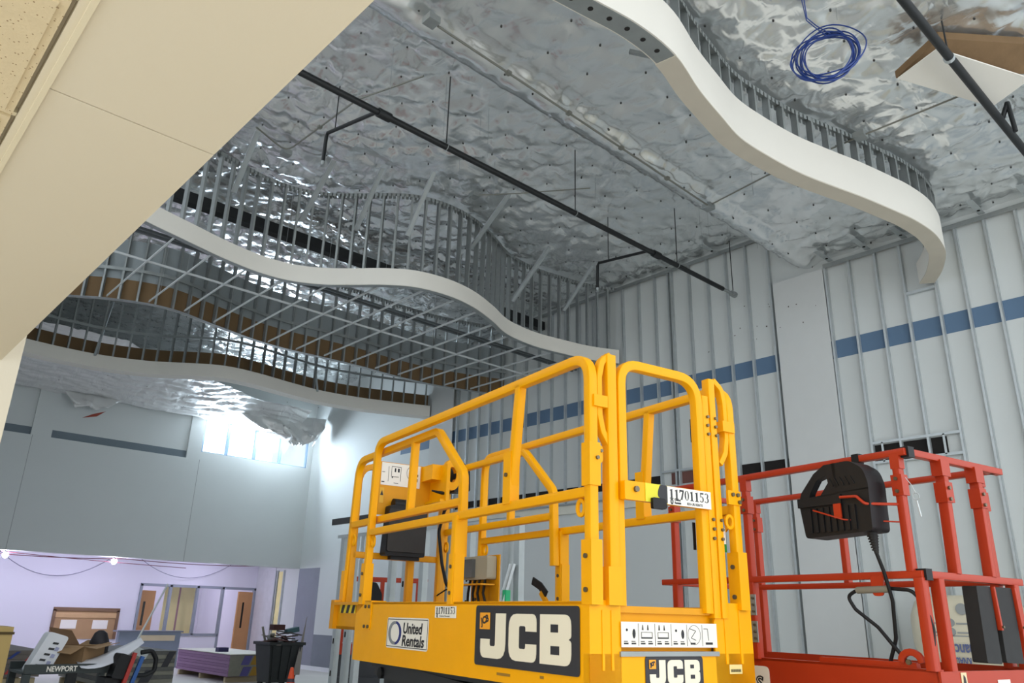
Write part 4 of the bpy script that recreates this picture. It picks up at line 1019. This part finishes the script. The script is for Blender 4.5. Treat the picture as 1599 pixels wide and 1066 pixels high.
dk = b.build('deck_skirt', RED, RL); MB().box(.02, RW_-.02, 0, 1.68, 1.26, 1.29).build('deck_floor', STEELD, RL)
MB().box(.02, .05, .1, .62, 1.427, 1.45).build('toe_ridge', RED, RL)
MB().sweep([(.02, .12+.05*math.cos(t), 1.45+.045*math.sin(t)) for t in np.linspace(0, math.pi, 9)], sq(.03,.02), (1,0,0)).build('lug', RED, RL, 50)
for y in (.02, .12): bolt(RL, (-.002, y, 1.452 if y > .1 else 1.36), NX, .012)
for z, nm in ((2.408, 'top_rail'), (1.835, 'mid_rail')):
    for x in (.0, RW_):
        rrail(nm, [(x,-.01,z),(x,RLn,z)], 0, RS, .04)
    rrail(nm, [(.10 if 0 else .02,-.0,z),(RW_+.07,-.0,z)], 0, .04, RS, (0,0,1))
    rrail(nm, [(.0,RLn,z),(RW_,RLn,z)], 0, .04, RS, (0,0,1))
    MB().box(.0, .05, -.022, .03, z-.026, z+.026).build('joint_sleeve', BLACK, RL)
MB().box(-.022, .022, .235, .275, 2.385, 2.433).build('joint_sleeve', BLACK, RL)
for x, y in ((.0,.045), (.0,1.0), (.0,1.60), (RW_,.08), (RW_,.95), (RW_,1.62)):
    rrail('upper_post', [(x,y,1.85),(x,y,2.40)], 0, .036, .042)
    c_ = MB().box(x-.026, x+.026, y-.028, y+.028, 2.20, 2.30).build('post_collar', RED, RL)
    bolt(c_, (x-.026, y, 2.28), NX, .009); bolt(c_, (x-.026, y, 2.22), NX, .009)
    MB().box(x-.022, x+.022, y-.024, y+.024, 2.33, 2.40).build('post_bracket', RED, RL)
for x, y in ((.0,.01), (.0,1.0), (.0,1.60), (RW_,.08), (RW_,1.62)): rrail('lower_post', [(x,y,1.42),(x,y,1.82)], 0, .045, .05)
for x in (.30, .615):
    rrail('upper_post', [(x-.02,-.0,1.85),(x,-.0,2.40)], 0, .04, .05, (0,1,0))
    c_ = MB().box(x-.035, x+.03, -.03, .03, 2.19, 2.29).build('post_collar', RED, RL); bolt(c_, (x-.01, -.03, 2.26), NY, .009); bolt(c_, (x-.012, -.03, 2.205), NY, .009)
    MB().box(x-.04, x+.035, -.028, .028, 2.32, 2.40).build('post_bracket', RED, RL)
rrail('upper_post', [(.655,.012,1.85),(.66,.012,2.30)], 0, .03, .04, (0,1,0))
for x in (.115, .79): rrail('lower_post', [(x,-.0,1.42),(x,-.0,1.82)], 0, .045, .05, (0,1,0))
# hinge plates on the side post
for z in (1.70, 1.56):
    hp = MB().box(-.03, -.024, .965, 1.045, z-.055, z+.055).build('hinge_plate', STEELD, RL)
    for y in (.98, 1.03):
        for dz in (-.035, 0, .035): bolt(hp, (-.03, y, z+dz), NX, .007)
# charger-like control box hung on the rail
cb = MB(); cb.prism(rpoly([(.115,2.03),(.49,2.015),(.515,2.20),(.505,2.216),(.11,2.235)], [.02,.02,.01,.005,0]), (-.16,0,0), PY_, UZ, PX, .14)
cb.prism(rpoly([(.11,2.225),(.29,2.225),(.30,2.374),(.20,2.375),(.13,2.33),(.11,2.26)], [0,0,0,.02,.03,.02]), (-.16,0,0), PY_, UZ, PX, .14)
cb.prism([(.28,2.22),(.385,2.216),(.33,2.28),(.335,2.32),(.345,2.372),(.28,2.374)], (-.16,0,0), PY_, UZ, PX, .045)
cb.prism([(.507,2.214),(.495,2.245),(.41,2.335),(.345,2.372),(.335,2.318),(.395,2.30),(.44,2.24),(.45,2.214)], (-.16,0,0), PY_, UZ, PX, .045)
cb = cb.build('control_box', BLACK, RL, 35)
for i in range(8): MB().box(-.168, -.158, .19+.036*i, .212+.036*i, 2.04, 2.16).build('grip_rib', BLACK, cb)
for i in range(5): MB().bar((-.163, .18+.03*i, 2.26), (-.163, .20+.03*i, 2.30), .004, .006).build('vent_rib', BLACK, cb)
MB().box(-.172, -.158, .26, .515, 2.17, 2.215).build('front_lip', BLACK, cb)
MB().tube([(-.09,.165,2.03),(-.09,.16,1.99),(-.09,.155,1.93)], [.024,.018,.010], 10).build('strain_relief', RUBBER, cb, 50)
for k in range(6): MB().tube([(-.09,.165-.001*k,2.015-.013*k),(-.09,.165-.001*k,2.009-.013*k)], .026-.002*k, 10).build('relief_rib', RUBBER, cb)
b = MB(); b.tube(fillet([(0,.05,2.16),(-.175,.13,2.155),(-.175,.17,2.195),(-.175,.26,2.20)], .02, 3), .007, 6); b.tube([(0,.04,2.075),(-.178,.25,2.09),(-.178,.42,2.15)], .004, 6); b.box(-.18, -.172, .26, .30, 2.10, 2.17)
b.build('box_hook', RED, RL, 50)
MB().tube(fillet([(-.09,.155,1.93),(-.06,.15,1.85),(-.02,.15,1.72),(.03,.19,1.55),(.05,.25,1.44)], .1, 5), .009, 7).build('control_cable', BLACK, RL, 60)
MB().tube(fillet([(.03,.14,1.44),(.02,.27,1.60),(-.01,.36,1.68),(-.02,.39,1.74),(-.02,.34,1.765),(-.02,.28,1.765)], .05, 5), .009, 7).build('control_cable', BLACK, RL, 60)
MB().tube(fillet([(-.02,.16,1.775),(-.02,.05,1.765),(-.01,.0,1.70),(.01,-.01,1.60),(.0,.0,1.47)], .06, 5), .009, 7).build('control_cable', BLACK, RL, 60)
MB().tube([(-.02,.33,1.768),(-.02,.16,1.772)], .017, 10).build('cable_connector', mat('grey_connector', (128, 124, 110), .6), RL, 50)
MB().prism(rpoly([(.19,1.74),(.245,1.74),(.25,1.835),(.18,1.835)], .02), (-.026,0,0), PY_, UZ, PX, .01).build('connector_hook', RED, RL)
# lanyard pin and battery pads
MB().tube([(-.02,.0,2.28),(-.03,-.03,2.24),(-.03,-.045,2.20)], .002, 5).build('lanyard', STEEL, RL)
MB().tube([(-.03,-.045+.016*math.cos(t),2.185+.016*math.sin(t)) for t in np.linspace(0,6.28,13)[:-1]], .002, 5, True).build('pin_ring', STEEL, RL)
MB().tube([(-.03,-.045,2.165),(-.03,-.055,2.09)], .004, 6).build('lock_pin', STEEL, RL)
for x0, x1 in ((.365,.50), (.535,.70)):
    pd = MB().prism(rpoly([(x0,1.455),(x1-.005,1.448),(x1,1.80),(x0+.01,1.80)], .012), (0,.03,0), PX, UZ, NY, .07).build('rubber_pad', mat('black_rubber_pad', (34, 34, 34), .75, vary=.25, vscale=20), RL)
for x in (.52, .715): rrail('pad_strap', [(x,-.045,1.60),(x-.01,-.045,1.80)], 0, .014, .022, (0,1,0)); bolt(RL, (x, -.055, 1.615), NY, .006)
sk = plate(RL, 'warning_sticker', (.155, -.021, 1.345), PX, UZ, .045, .07, mat('sticker_cream', (220, 200, 160), .5), .002, 0); MB().prism([(.01,.01),(.035,.01),(.03,.05),(.018,.06)], (.155,-.024,1.345), PX, UZ, NY, .001).build('sticker_print', INK, sk)
plate(RL, 'white_sticker', (.46, -.021, 1.33), PX, UZ, .11, .05, WHITE, .002, 0)
lg = plate(RL, 'skirt_logo', (-.002, 1.12, 1.22), NY, UZ, .19, .165, mat('cream_logo', (232, 224, 208), .5), .003, .03)
lettering('s', .14, INK, lg, (-.0065, 1.0, 1.30), NY, UZ, .0006, .004, .2); lettering('s', .14, CREAM, lg, (-.0078, 1.0, 1.30), NY, UZ, .0005, -.004, .2)
lettering('SJIII', .09, CREAM, RL, (-.003, .36, 1.275), NY, UZ, .001, .004, .15, .26, 'skirt_lettering')

# ---- small red lift in the distance behind the yellow one
FL = thing('red_scissor_lift', 'distant small red lift half hidden behind the yellow guardrails', 'scissor lift', (7.25, 12.2, 0), math.radians(-32))
MB().box(0, 1.5, 0, .8, .25, .6).build('chassis', SCISSOR, FL); MB().box(0, 1.5, 0, .8, .95, 1.12).build('deck_skirt', RED, FL); MB().box(.1, 1.4, .1, .7, .6, .95).build('scissor_stack', SCISSOR, FL)
for z in (2.17, 1.62):
    for y in (0, .8): MB().box(0, 1.5, y-.02, y+.02, z-.025, z+.025).build('guard_rail', RED, FL)
    for x in (0, 1.5): MB().box(x-.02, x+.02, 0, .8, z-.02, z+.02).build('guard_rail', RED, FL)
for x in (.12, .75, 1.4):
    for y in (0, .8): MB().box(x-.025, x+.025, y-.025, y+.025, 1.12, 2.15).build('guard_post', RED, FL)
MB().prism(rpoly([(.40,1.74),(.74,1.76),(.74,1.92),(.64,2.10),(.48,2.12),(.40,2.04)], .03), (0,-.04,0), PX, UZ, NY, .12).build('control_box', BLACK, FL)
for x in (.2, 1.3):
    for y in (.0, .7): MB().cyl((x, y+.05, .17), PY_, .17, .1, 20).build('wheel', RUBBER, FL)

# ------------------------------------------------------------------ stud partition standing behind the yellow lift
PX0 = 6.6
pt = thing('stud_partition', 'low freestanding steel stud partition behind the yellow lift', 'partition', (0,0,0))
def yat(px, X=PX0): return float(on(px, 900, 'X', X)[1])
zt = float(on(600, 829, 'X', PX0)[2])
b = MB(); ya, yb = yat(815), yat(526); b.box(PX0-.05, PX0+.05, ya, yb, zt-.005, zt); b.box(PX0-.05, PX0-.046, ya, yb, zt-.05, zt); b.build('top_track', STEEL, pt)
b = MB(); b.box(PX0-.05, PX0+.05, ya, yb, 0, .005); b.build('floor_track', STEEL, pt)
sm = MB(); sm.box(-.045, -.041, -.045, .045, 0, zt-.01); sm.box(-.045, .045, -.045, -.041, 0, zt-.01); sm.box(.041, .045, -.045, .045, 0, zt-.01); sm = sm.mesh('stud', STEEL)
for px in (534, 551, 566, 612, 634, 661, 733, 792, 810): obj('stud', sm, pt, (PX0, yat(px), 0))
hs = MB().prism(rpoly([(-.018,-.04),(.018,-.04),(.018,.04),(-.018,.04)], .016), (0,0,0), (0,1,0), (0,0,1), (-1,0,0), .002).mesh('punched_hole', DARK)
for px, z in ((534,1.2),(534,.75),(634,2.0),(733,2.05),(733,1.75),(551,1.3)): obj('punched_hole', hs, pt, (PX0-.046, yat(px), z))
tb = thing('stud_bundle', 'loose steel studs leaning on the partition, tagged with green tape', 'stud', (0,0,0))
for k, (px, dx) in enumerate(((800, .3), (806, .36))): MB().bar((PX0-.5-dx*.2, yat(px)+.3, 0.02), (PX0-.08, yat(px)-.05, 2.2), .05, .03).build('loose_stud', STEEL, tb)
MB().obox((PX0-.15, yat(806)+.0, 1.80), (.035,0,0), (0,.03,0), (0,0,.10)).build('green_tape', mat('green_tape', (40, 170, 110), .5), tb)

# ------------------------------------------------------------------ drywall stacks
def drywall_stack(label, x0, x1, y0, y1, z0, dz, n, mats_side, prints=(), pallet=True):
    t = thing('drywall_stack', label, 'drywall', (x0, y0, 0), group='stacks of drywall sheets on the floor')
    rs = np.random.RandomState(n)
    for k in range(n):
        j = rs.uniform(-.012, .012)
        MB().box(j, x1-x0+j, j, y1-y0+j, z0+k*dz, z0+(k+1)*dz-.004).build('board_bundle', mats_side[k % len(mats_side)], t)
    if pallet:
        for f in (.04, .5, .93):
            yy = (y1-y0)*f
            MB().box(.02, x1-x0-.02, yy, yy+.10, 0, z0-.02).build('skid', mat('pallet_wood', (176, 160, 128), .8), t)
    for (xa, xb, za, zb, mm) in prints: MB().prism([(xa,za),(xb,za),(xb+.12,zb),(xa+.12,zb)], (0,-.015,0), PX, UZ, NY, .004).build('end_print', mm, t)
    return t
PUR = mat('purple_drywall', (150, 118, 152), .8, vary=.06); PUR2 = mat('purple_drywall_edge', (138, 106, 140), .8, vary=.06); GEND = mat('grey_board_end', (132, 130, 118), .85, vary=.15, vscale=20)
VIO = mat('violet_print', (88, 82, 140), .7); OCH = mat('ochre_print', (160, 120, 30), .7)
ds = drywall_stack('purple edged drywall stack on pallet skids beside the black bin', 8.52, 9.75, 18.92, 22.1, .13, .067, 7, [PUR, PUR2])
MB().box(.005, 1.225, -.022, -.014, .135, .595).build('board_ends', GEND, ds)
for za in (.14, .38):
    for xa, mm in ((.28, VIO), (.52, OCH), (.76, VIO), (1.0, OCH)): MB().prism([(xa,za),(xa+.2,za),(xa+.28,za+.2),(xa+.08,za+.2)], (0,-.022,0), PX, UZ, NY, .004).build('end_print', mm, ds)
MB().box(-.02, 1.27, -.03, 3.2, .605, .62).build('top_sheet', GYP, ds)
tag(MB().box(8.7, 8.95, 20.0, 20.2, .62, .72).build('small_box', mat('dark_blue_box', (44, 40, 84), .7)), 'small dark blue box on top of the purple drywall stack', 'box')
drywall_stack('grey drywall stack with dark banded ends behind the work cart', 5.1, 6.52, 17.0, 19.6, .2, .075, 8, [GEND, mat('grey_board_dark', (96, 96, 92), .85, vary=.2, vscale=14)], [(.75,.95,.22,.45,CHAR),(1.15,1.28,.5,.78,CHAR)])
drywall_stack('drywall stack with red printed ends near the yellow cabinet', 2.9, 3.86, 16.0, 18.4, .45, .07, 6, [mat('brown_grey_board', (110, 102, 96), .85, vary=.2, vscale=12)], [(.44,.52,.5,.68,mat('red_print', (176, 60, 56), .7)),(.66,.8,.66,.8,mat('red_print', (176, 60, 56), .7)),(.44,.50,.74,.85,mat('blue_print', (40, 60, 130), .7))])

# ------------------------------------------------------------------ rubbish bin, leaning board, traffic cone
bn = thing('rubbish_bin', 'black wheeled rubbish bin heaped with scrap beside the purple drywall', 'bin', (8.86, 17.2, 0))
bb = MB(); k0 = [(-.30,-.28),(.30,-.28),(.30,.28),(-.30,.28)]; k1 = [(-.40,-.36),(.40,-.36),(.40,.36),(-.40,.36)]
vs = [(x,y,.14) for x,y in k0]+[(x,y,.92) for x,y in k1]+[(x*.94,y*.94,.92) for x,y in k1]+[(x*.9,y*.9,.70) for x,y in k1]
bb.add(vs, [(3,2,1,0)]+[(i,(i+1)%4,4+(i+1)%4,4+i) for i in range(4)]+[(4+i,4+(i+1)%4,8+(i+1)%4,8+i) for i in range(4)]+[(8+i,8+(i+1)%4,12+(i+1)%4,12+i) for i in range(4)]+[(12,13,14,15)])
BINM = mat('scuffed_black_plastic', (34, 38, 38), .6, vary=.35, vscale=12)
bb.build('tub', BINM, bn); b = MB(); b.sweep([(-.42,-.38,.93),(.42,-.38,.93),(.42,.38,.93),(-.42,.38,.93)], sq(.05,.06), (0,0,1), True); b.build('rim', BINM, bn)
for x in (-.26, .26):
    for y in (-.2, .2): MB().cyl((x,y,.09), PX, .09, .05, 14).build('wheel', RUBBER, bn)
for x in (-.30,-.1,.1,.30): MB().bar((x*.85,-.305,.2), (x*1.1,-.375,.88), .03, .02).build('tub_rib', BINM, bn)
rs = np.random.RandomState(11)
SCR = [mat('scrap_%d' % i, c, .85) for i, c in enumerate(((150,148,136),(96,90,84),(176,172,160),(110,80,78),(70,66,64)))]
for k in range(26):
    c = Vector((rs.uniform(-.3,.3), rs.uniform(-.28,.28), .90+.012*k*rs.uniform(.5,1))); d = Vector((rs.uniform(-1,1), rs.uniform(-1,1), rs.uniform(-.2,.25))).normalized()
    u = d.cross(Vector((0,0,1))).normalized(); wv = u.cross(d)
    o = MB().obox(c, d*rs.uniform(.12,.30), u*rs.uniform(.02,.07), wv*.012).build('scrap_piece', SCR[rs.randint(5)]); o.location = bn.location
    tag(o, 'x', 'scrap', 'scrap heaped on the rubbish bin')
    o['label'] = ('grey', 'dark brown', 'pale', 'mauve', 'blackish')[SCR.index(o.data.materials[0])]+' scrap offcut lying in the heap on the black rubbish bin'
tag(MB().box(8.62, 8.90, 17.1, 17.3, 1.20, 1.32).build('scrap_box', mat('dark_red_scrap', (70, 40, 36), .8)), 'dark red scrap block topping the rubbish heap', 'scrap')
tag(MB().obox((9.1, 17.15, 1.20), (.14,0,.03), (0,.08,0), (-.01,0,.05)).build('scrap_box', mat('teal_scrap', (60, 92, 98), .8)), 'teal scrap lump on the rubbish heap', 'scrap')
tag(MB().add([(9.0,16.7,.30),(9.16,16.7,.30),(9.35,17.0,1.45),(9.37,17.0,1.50),(9.0,16.72,.30),(9.16,16.72,.30),(9.35,17.02,1.45),(9.37,17.02,1.50)], [(3,2,1,0),(4,5,6,7),(0,1,5,4),(1,2,6,5),(2,3,7,6),(3,0,4,7)]).build('leaning_offcut', mat('grey_offcut', (140, 134, 128), .85)), 'tapered grey board offcut leaning on the rubbish bin', 'board')
tc_ = thing('traffic_cone', 'orange traffic cone with dark band in front of the bin', 'cone', (6.98, 13.0, 0))
ORG_ = mat('cone_orange', (238, 84, 34), .5)
MB().lathe((0,0,0), [(.15,.03),(.10,.25),(.065,.48)], 20).build('cone_lower', ORG_, tc_, 40); MB().lathe((0,0,0), [(.0655,.478),(.056,.535)], 20).build('cone_band', mat('cone_band', (70, 56, 70), .6), tc_, 40); MB().lathe((0,0,0), [(.056,.535),(.028,.70),(.02,.71)], 20).build('cone_tip', ORG_, tc_, 40)
MB().prism(rpoly([(-.19,-.19),(.19,-.19),(.19,.19),(-.19,.19)], .04), (0,0,0), PX, PY_, UZ, .03).build('cone_base', ORG_, tc_)

# ------------------------------------------------------------------ work cart and what lies on it
CG = mat('dark_green_steel', (44, 54, 54), .5, vary=.15)
ct_ = thing('work_cart', 'dark green work cart with white stencilled lettering, loaded with a cardboard box', 'cart', (2.27, 10.0, 0))
b = MB(); b.box(0, 1.0, 0, .04, .905, 1.0); b.build('front_rail', CG, ct_); b = MB(); b.box(0, 1.0, .66, .70, .905, 1.0); b.build('back_rail', CG, ct_)
MB().box(0, 1.0, .03, .67, .90, .925).build('tray', CG, ct_); MB().box(.02, .98, .03, .67, .30, .33).build('shelf', CG, ct_)
for x in (0, .93):
    for y in (0, .63): MB().box(x, x+.07, y, y+.07, .12, .91).build('leg', CG, ct_)
for x in (.035, .965):
    for y in (.035, .665): MB().cyl((x, y, .06), PX, .06, .03, 12).build('caster', RUBBER, ct_)
MB().box(.42, .52, -.005, .05, .2, .91).build('brace_post', BLACK, ct_)
lettering('NEWPORT', .075, WHITE, ct_, (.42-.06, -.003, .955), PX, UZ, .001, .002, 0, .30)
bx = thing('cardboard_box', 'open cardboard box with raised flaps on the work cart', 'box', (2.84, 10.10, .925), math.radians(38))
CBD = mat('cardboard', (150, 120, 86), .85, vary=.06); CBI = mat('cardboard_inside', (112, 84, 58), .85, vary=.06)
for nm, a in (('front_wall', (0,.36,0,.006,0,.25)), ('back_wall', (0,.36,.334,.34,0,.25)), ('side_wall', (0,.006,0,.34,0,.25)), ('side_wall', (.354,.36,0,.34,0,.25)), ('box_bottom', (0,.36,0,.34,0,.006))): MB().box(*a).build(nm, CBD, bx)
def flapq(name, p, q, r, s, material=CBD):
    P4 = [Vector(v) for v in (p, q, r, s)]; n = (P4[1]-P4[0]).cross(P4[2]-P4[0]).normalized()*.006
    MB().add(P4+[v+n for v in P4], [(3,2,1,0),(4,5,6,7),(0,1,5,4),(1,2,6,5),(2,3,7,6),(3,0,4,7)]).build(name, material, bx)
flapq('flap', (0,.34,.25), (.36,.34,.25), (.34,.46,.40), (-.04,.46,.44), CBI); flapq('flap', (0,0,.25), (.36,0,.25), (.40,-.15,.29), (.02,-.14,.23))
flapq('flap', (0,0,.25), (0,.34,.25), (-.17,.36,.20), (-.17,.03,.17)); flapq('flap', (.36,0,.25), (.36,.34,.25), (.50,.34,.30), (.50,.02,.28))
rl = thing('paper_roll_bag', 'white printed paper sack leaning on the cart beside the box', 'sack', (2.42, 10.12, .93), math.radians(10))
MB().prism(rpoly([(-.12,.0),(.12,-.02),(.27,.34),(.05,.40)], .04), (0,.0,0), PX, UZ, PY_, .12).build('sack_body', mat('white_sack', (226, 228, 234), .6, vary=.04), rl, 40)
for k in range(5): MB().prism([(-.04+.035*k,.05+.055*k),(.02+.035*k,.04+.055*k),(.03+.035*k,.06+.055*k),(-.03+.035*k,.07+.055*k)], (0,-.002,0), PX, UZ, NY, .002).build('sack_print', INK, rl)
for k in range(3): MB().prism([(.07+.03*k,.06+.07*k),(.11+.03*k,.055+.07*k),(.125+.03*k,.09+.07*k),(.085+.03*k,.10+.07*k)], (0,-.002,0), PX, UZ, NY, .002).build('sack_print', mat('lilac_print', (160, 164, 196), .6), rl)
tag(MB().lathe((2.86, 10.1, .93), [(.035,0),(.035,.06),(.03,.07)], 12).build('orange_can', mat('orange_can', (226, 110, 20), .5)), 'small orange lid container on the work cart under the box', 'can')
b = MB(); vs = []; n = 10
for i in range(n):
    for j in range(5):
        s, t = i/(n-1), j/4; vs.append((2.80+.62*s, 9.93+.22*t*(1-.3*s), .965+.26*s**1.4+.05*t-.06*math.sin(s*3.1)*(1-t)))
b.add(vs, [(i*5+j, (i+1)*5+j, (i+1)*5+j+1, i*5+j+1) for i in range(n-1) for j in range(4)])
o = tag(b.build('paper_sheet', mat('white_paper', (222, 224, 232), .7, vary=.02), None, 60), 'curled white sheet draped over the cart end', 'sheet'); so = o.modifiers.new('thickness', 'SOLIDIFY'); so.thickness = .004
tag(MB().lathe((3.12, 10.55, .925), [(.09,0),(.11,.10),(.11,.28),(.07,.38),(.03,.41)], 12).build('black_bag', mat('black_bag', (30, 27, 34), .6, bump=.6, bscale=14), None, 60), 'black plastic bag behind the cardboard box', 'bag')
hv = thing('hand_tools', 'cluster of black red and blue tools hung on the cart end', 'tools', (3.17, 9.86, 0))
MB().prism(rpoly([(-.08,.86),(.10,.84),(.12,1.08),(-.02,1.12)], .03), (0,-.05,0), PX, UZ, PY_, .2).build('tool_body', BLACK, hv, 40)
MB().bar((.06,-.05,.80), (.13,-.05,1.12), .045, .04).build('red_handle', mat('red_tool', (170, 40, 28), .5), hv); MB().bar((.14,-.05,.78), (.22,-.05,1.08), .04, .04).build('blue_handle', mat('blue_tool', (20, 80, 150), .5), hv)
MB().tube(fillet([(.2,-.03,1.12),(.32,-.03,1.14),(.38,-.03,1.05),(.38,-.03,.92),(.28,-.03,.88),(.16,-.03,.88)], .05, 4), .026, 8).build('black_loop', BLACK, hv, 50)
MB().box(-.12, .1, 0, .3, .4, .86).build('tool_crate', BLACK, hv)
pr = thing('squeegee_pole', 'long silver handled scraper standing in the cart', 'pole', (0,0,0))
p0 = Vector(on(207, 1012, 'Y', 10.2)); p1 = Vector(on(262, 912, 'Y', 10.6))
MB().tube([p0-(p1-p0).normalized()*.5, p1], .012, 8).build('pole', STEEL, pr, 60); MB().obox(p0+Vector((.06,0,-.03)), (.12,.0,-.05), (0,.01,0), (.02,0,.04)).build('scraper_head', STEELD, pr)
sg = thing('yellow_cabinet', 'yellow cabinet edge with red dots at the left picture edge', 'cabinet', (1.07, 8.0, 0))
YS = mat('mustard_board', (196, 168, 104), .6, vary=.06)
MB().box(0, .60, 0, .4, 0, 1.42).build('cabinet_body', YS, sg); MB().box(-.01, .61, -.012, 0, 1.36, 1.38).build('cabinet_seam', mat('seam_brown', (90, 74, 40), .8), sg)
for z, c in ((1.15,(176,160,140)),(1.06,(180,140,90)),(.86,(190,40,24)),(.76,(190,40,24))): MB().cyl((.49, -.003, z), NY, .045, .006, 16).build('dot_decal', mat('dot_%d_%d' % (c[0], c[1]), c, .5), sg)

# ------------------------------------------------------------------ insulation bags by the stud wall
BAGM = mat('insulation_bag', (212, 203, 178), .5, vary=.06, vscale=3, bump=.3, bscale=9)
def bag(label, y0, y1, z0, z1, x0=11.2, x1=12.28, group='insulation bags by the stud wall'):
    t = thing('insulation_bag', label, 'insulation', (x0, y0, z0), group=group)
    n = 10; vs = []; fs = []
    b = MB(); L = y1-y0; H = z1-z0; D = x1-x0
    def se(u, e): return math.copysign(abs(math.cos(u))**e, math.cos(u)), math.copysign(abs(math.sin(u))**e, math.sin(u))
    ny, nu = 12, 20
    for i in range(ny):
        s = -1+2*i/(ny-1); k = (1-abs(s)**6)**.35 if abs(s) < 1 else .55
        k = max(k, .55)
        for j in range(nu):
            c, q = se(2*math.pi*j/nu, .42); vs.append((D/2+D/2*c*k, L/2+L/2*s, H/2+H/2*q*k))
    fs = [(i*nu+j, i*nu+(j+1) % nu, (i+1)*nu+(j+1) % nu, (i+1)*nu+j) for i in range(ny-1) for j in range(nu)]+[tuple(range(nu))[::-1], tuple((ny-1)*nu+j for j in range(nu))]
    b.add(vs, fs).build('bag_body', BAGM, t, 60)
    return t, L, H
YB0, YB1 = float(on(1580, 980, 'X', 11.2)[1]), float(on(1412, 980, 'X', 11.2)[1])
ZT_ = float(on(1480, 927, 'X', 11.2)[2]); ZM = float(on(1480, 1046, 'X', 11.2)[2])
bag('lower insulation bag carrying the printed one by the stud wall', YB0, YB1, 0, ZM-.01)
t, L, H = bag('cream insulation bag with upside down blue lettering behind the red lift', YB0, YB1, ZM, ZT_)
BINK = mat('blue_bag_ink', (92, 102, 142), .6)
# lettering is upside down: reading direction towards +Y, letters' top pointing down
lettering('performance', .20, BINK, t, (-.004, L*.33, H*.29), (0,1,0), (0,0,-1), .002, .004, 0, L*.50)
lettering('KNAUF', .13, BINK, t, (-.004, L*.485, H*.12), (0,1,0), (0,0,-1), .002, .004, 0, L*.17)
b = MB()
for (u, v) in ((.30,.62),(.30,.50),(.54,.62),(.54,.50)):
    b.prism([(L*u+.05*math.cos(a), H*v+.05*math.sin(a)) for a in np.linspace(0, 6.28, 15)[:-1]]+[], (-.001,0,0), PY_, UZ, NX, .002); b.prism([(L*u+.08,H*v-.02),(L*u+.24,H*v-.02),(L*u+.24,H*v+.0),(L*u+.08,H*v+.0)], (-.001,0,0), PY_, UZ, NX, .002)
b.prism([(L*.2,H*.44),(L*.8,H*.44),(L*.8,H*.455),(L*.2,H*.455)], (-.001,0,0), PY_, UZ, NX, .002)
b.prism([(L*.42+.07*math.cos(a), H*.80+.07*math.sin(a)) for a in np.linspace(0, 6.28, 17)[:-1]], (-.001,0,0), PY_, UZ, NX, .002)
b.build('bag_icons', mat('pale_bag_ink', (150, 152, 150), .6), t)
t2, L2, H2 = bag('blue printed insulation bag at the far right beside the cream bag', YB0-1.3, YB0-.05, 0, ZT_-.35)
plate(t2, 'blue_print', (-.004, L2-.35, H2*.55), PY_, UZ, .3, H2*.3, BINK, .004, 0)
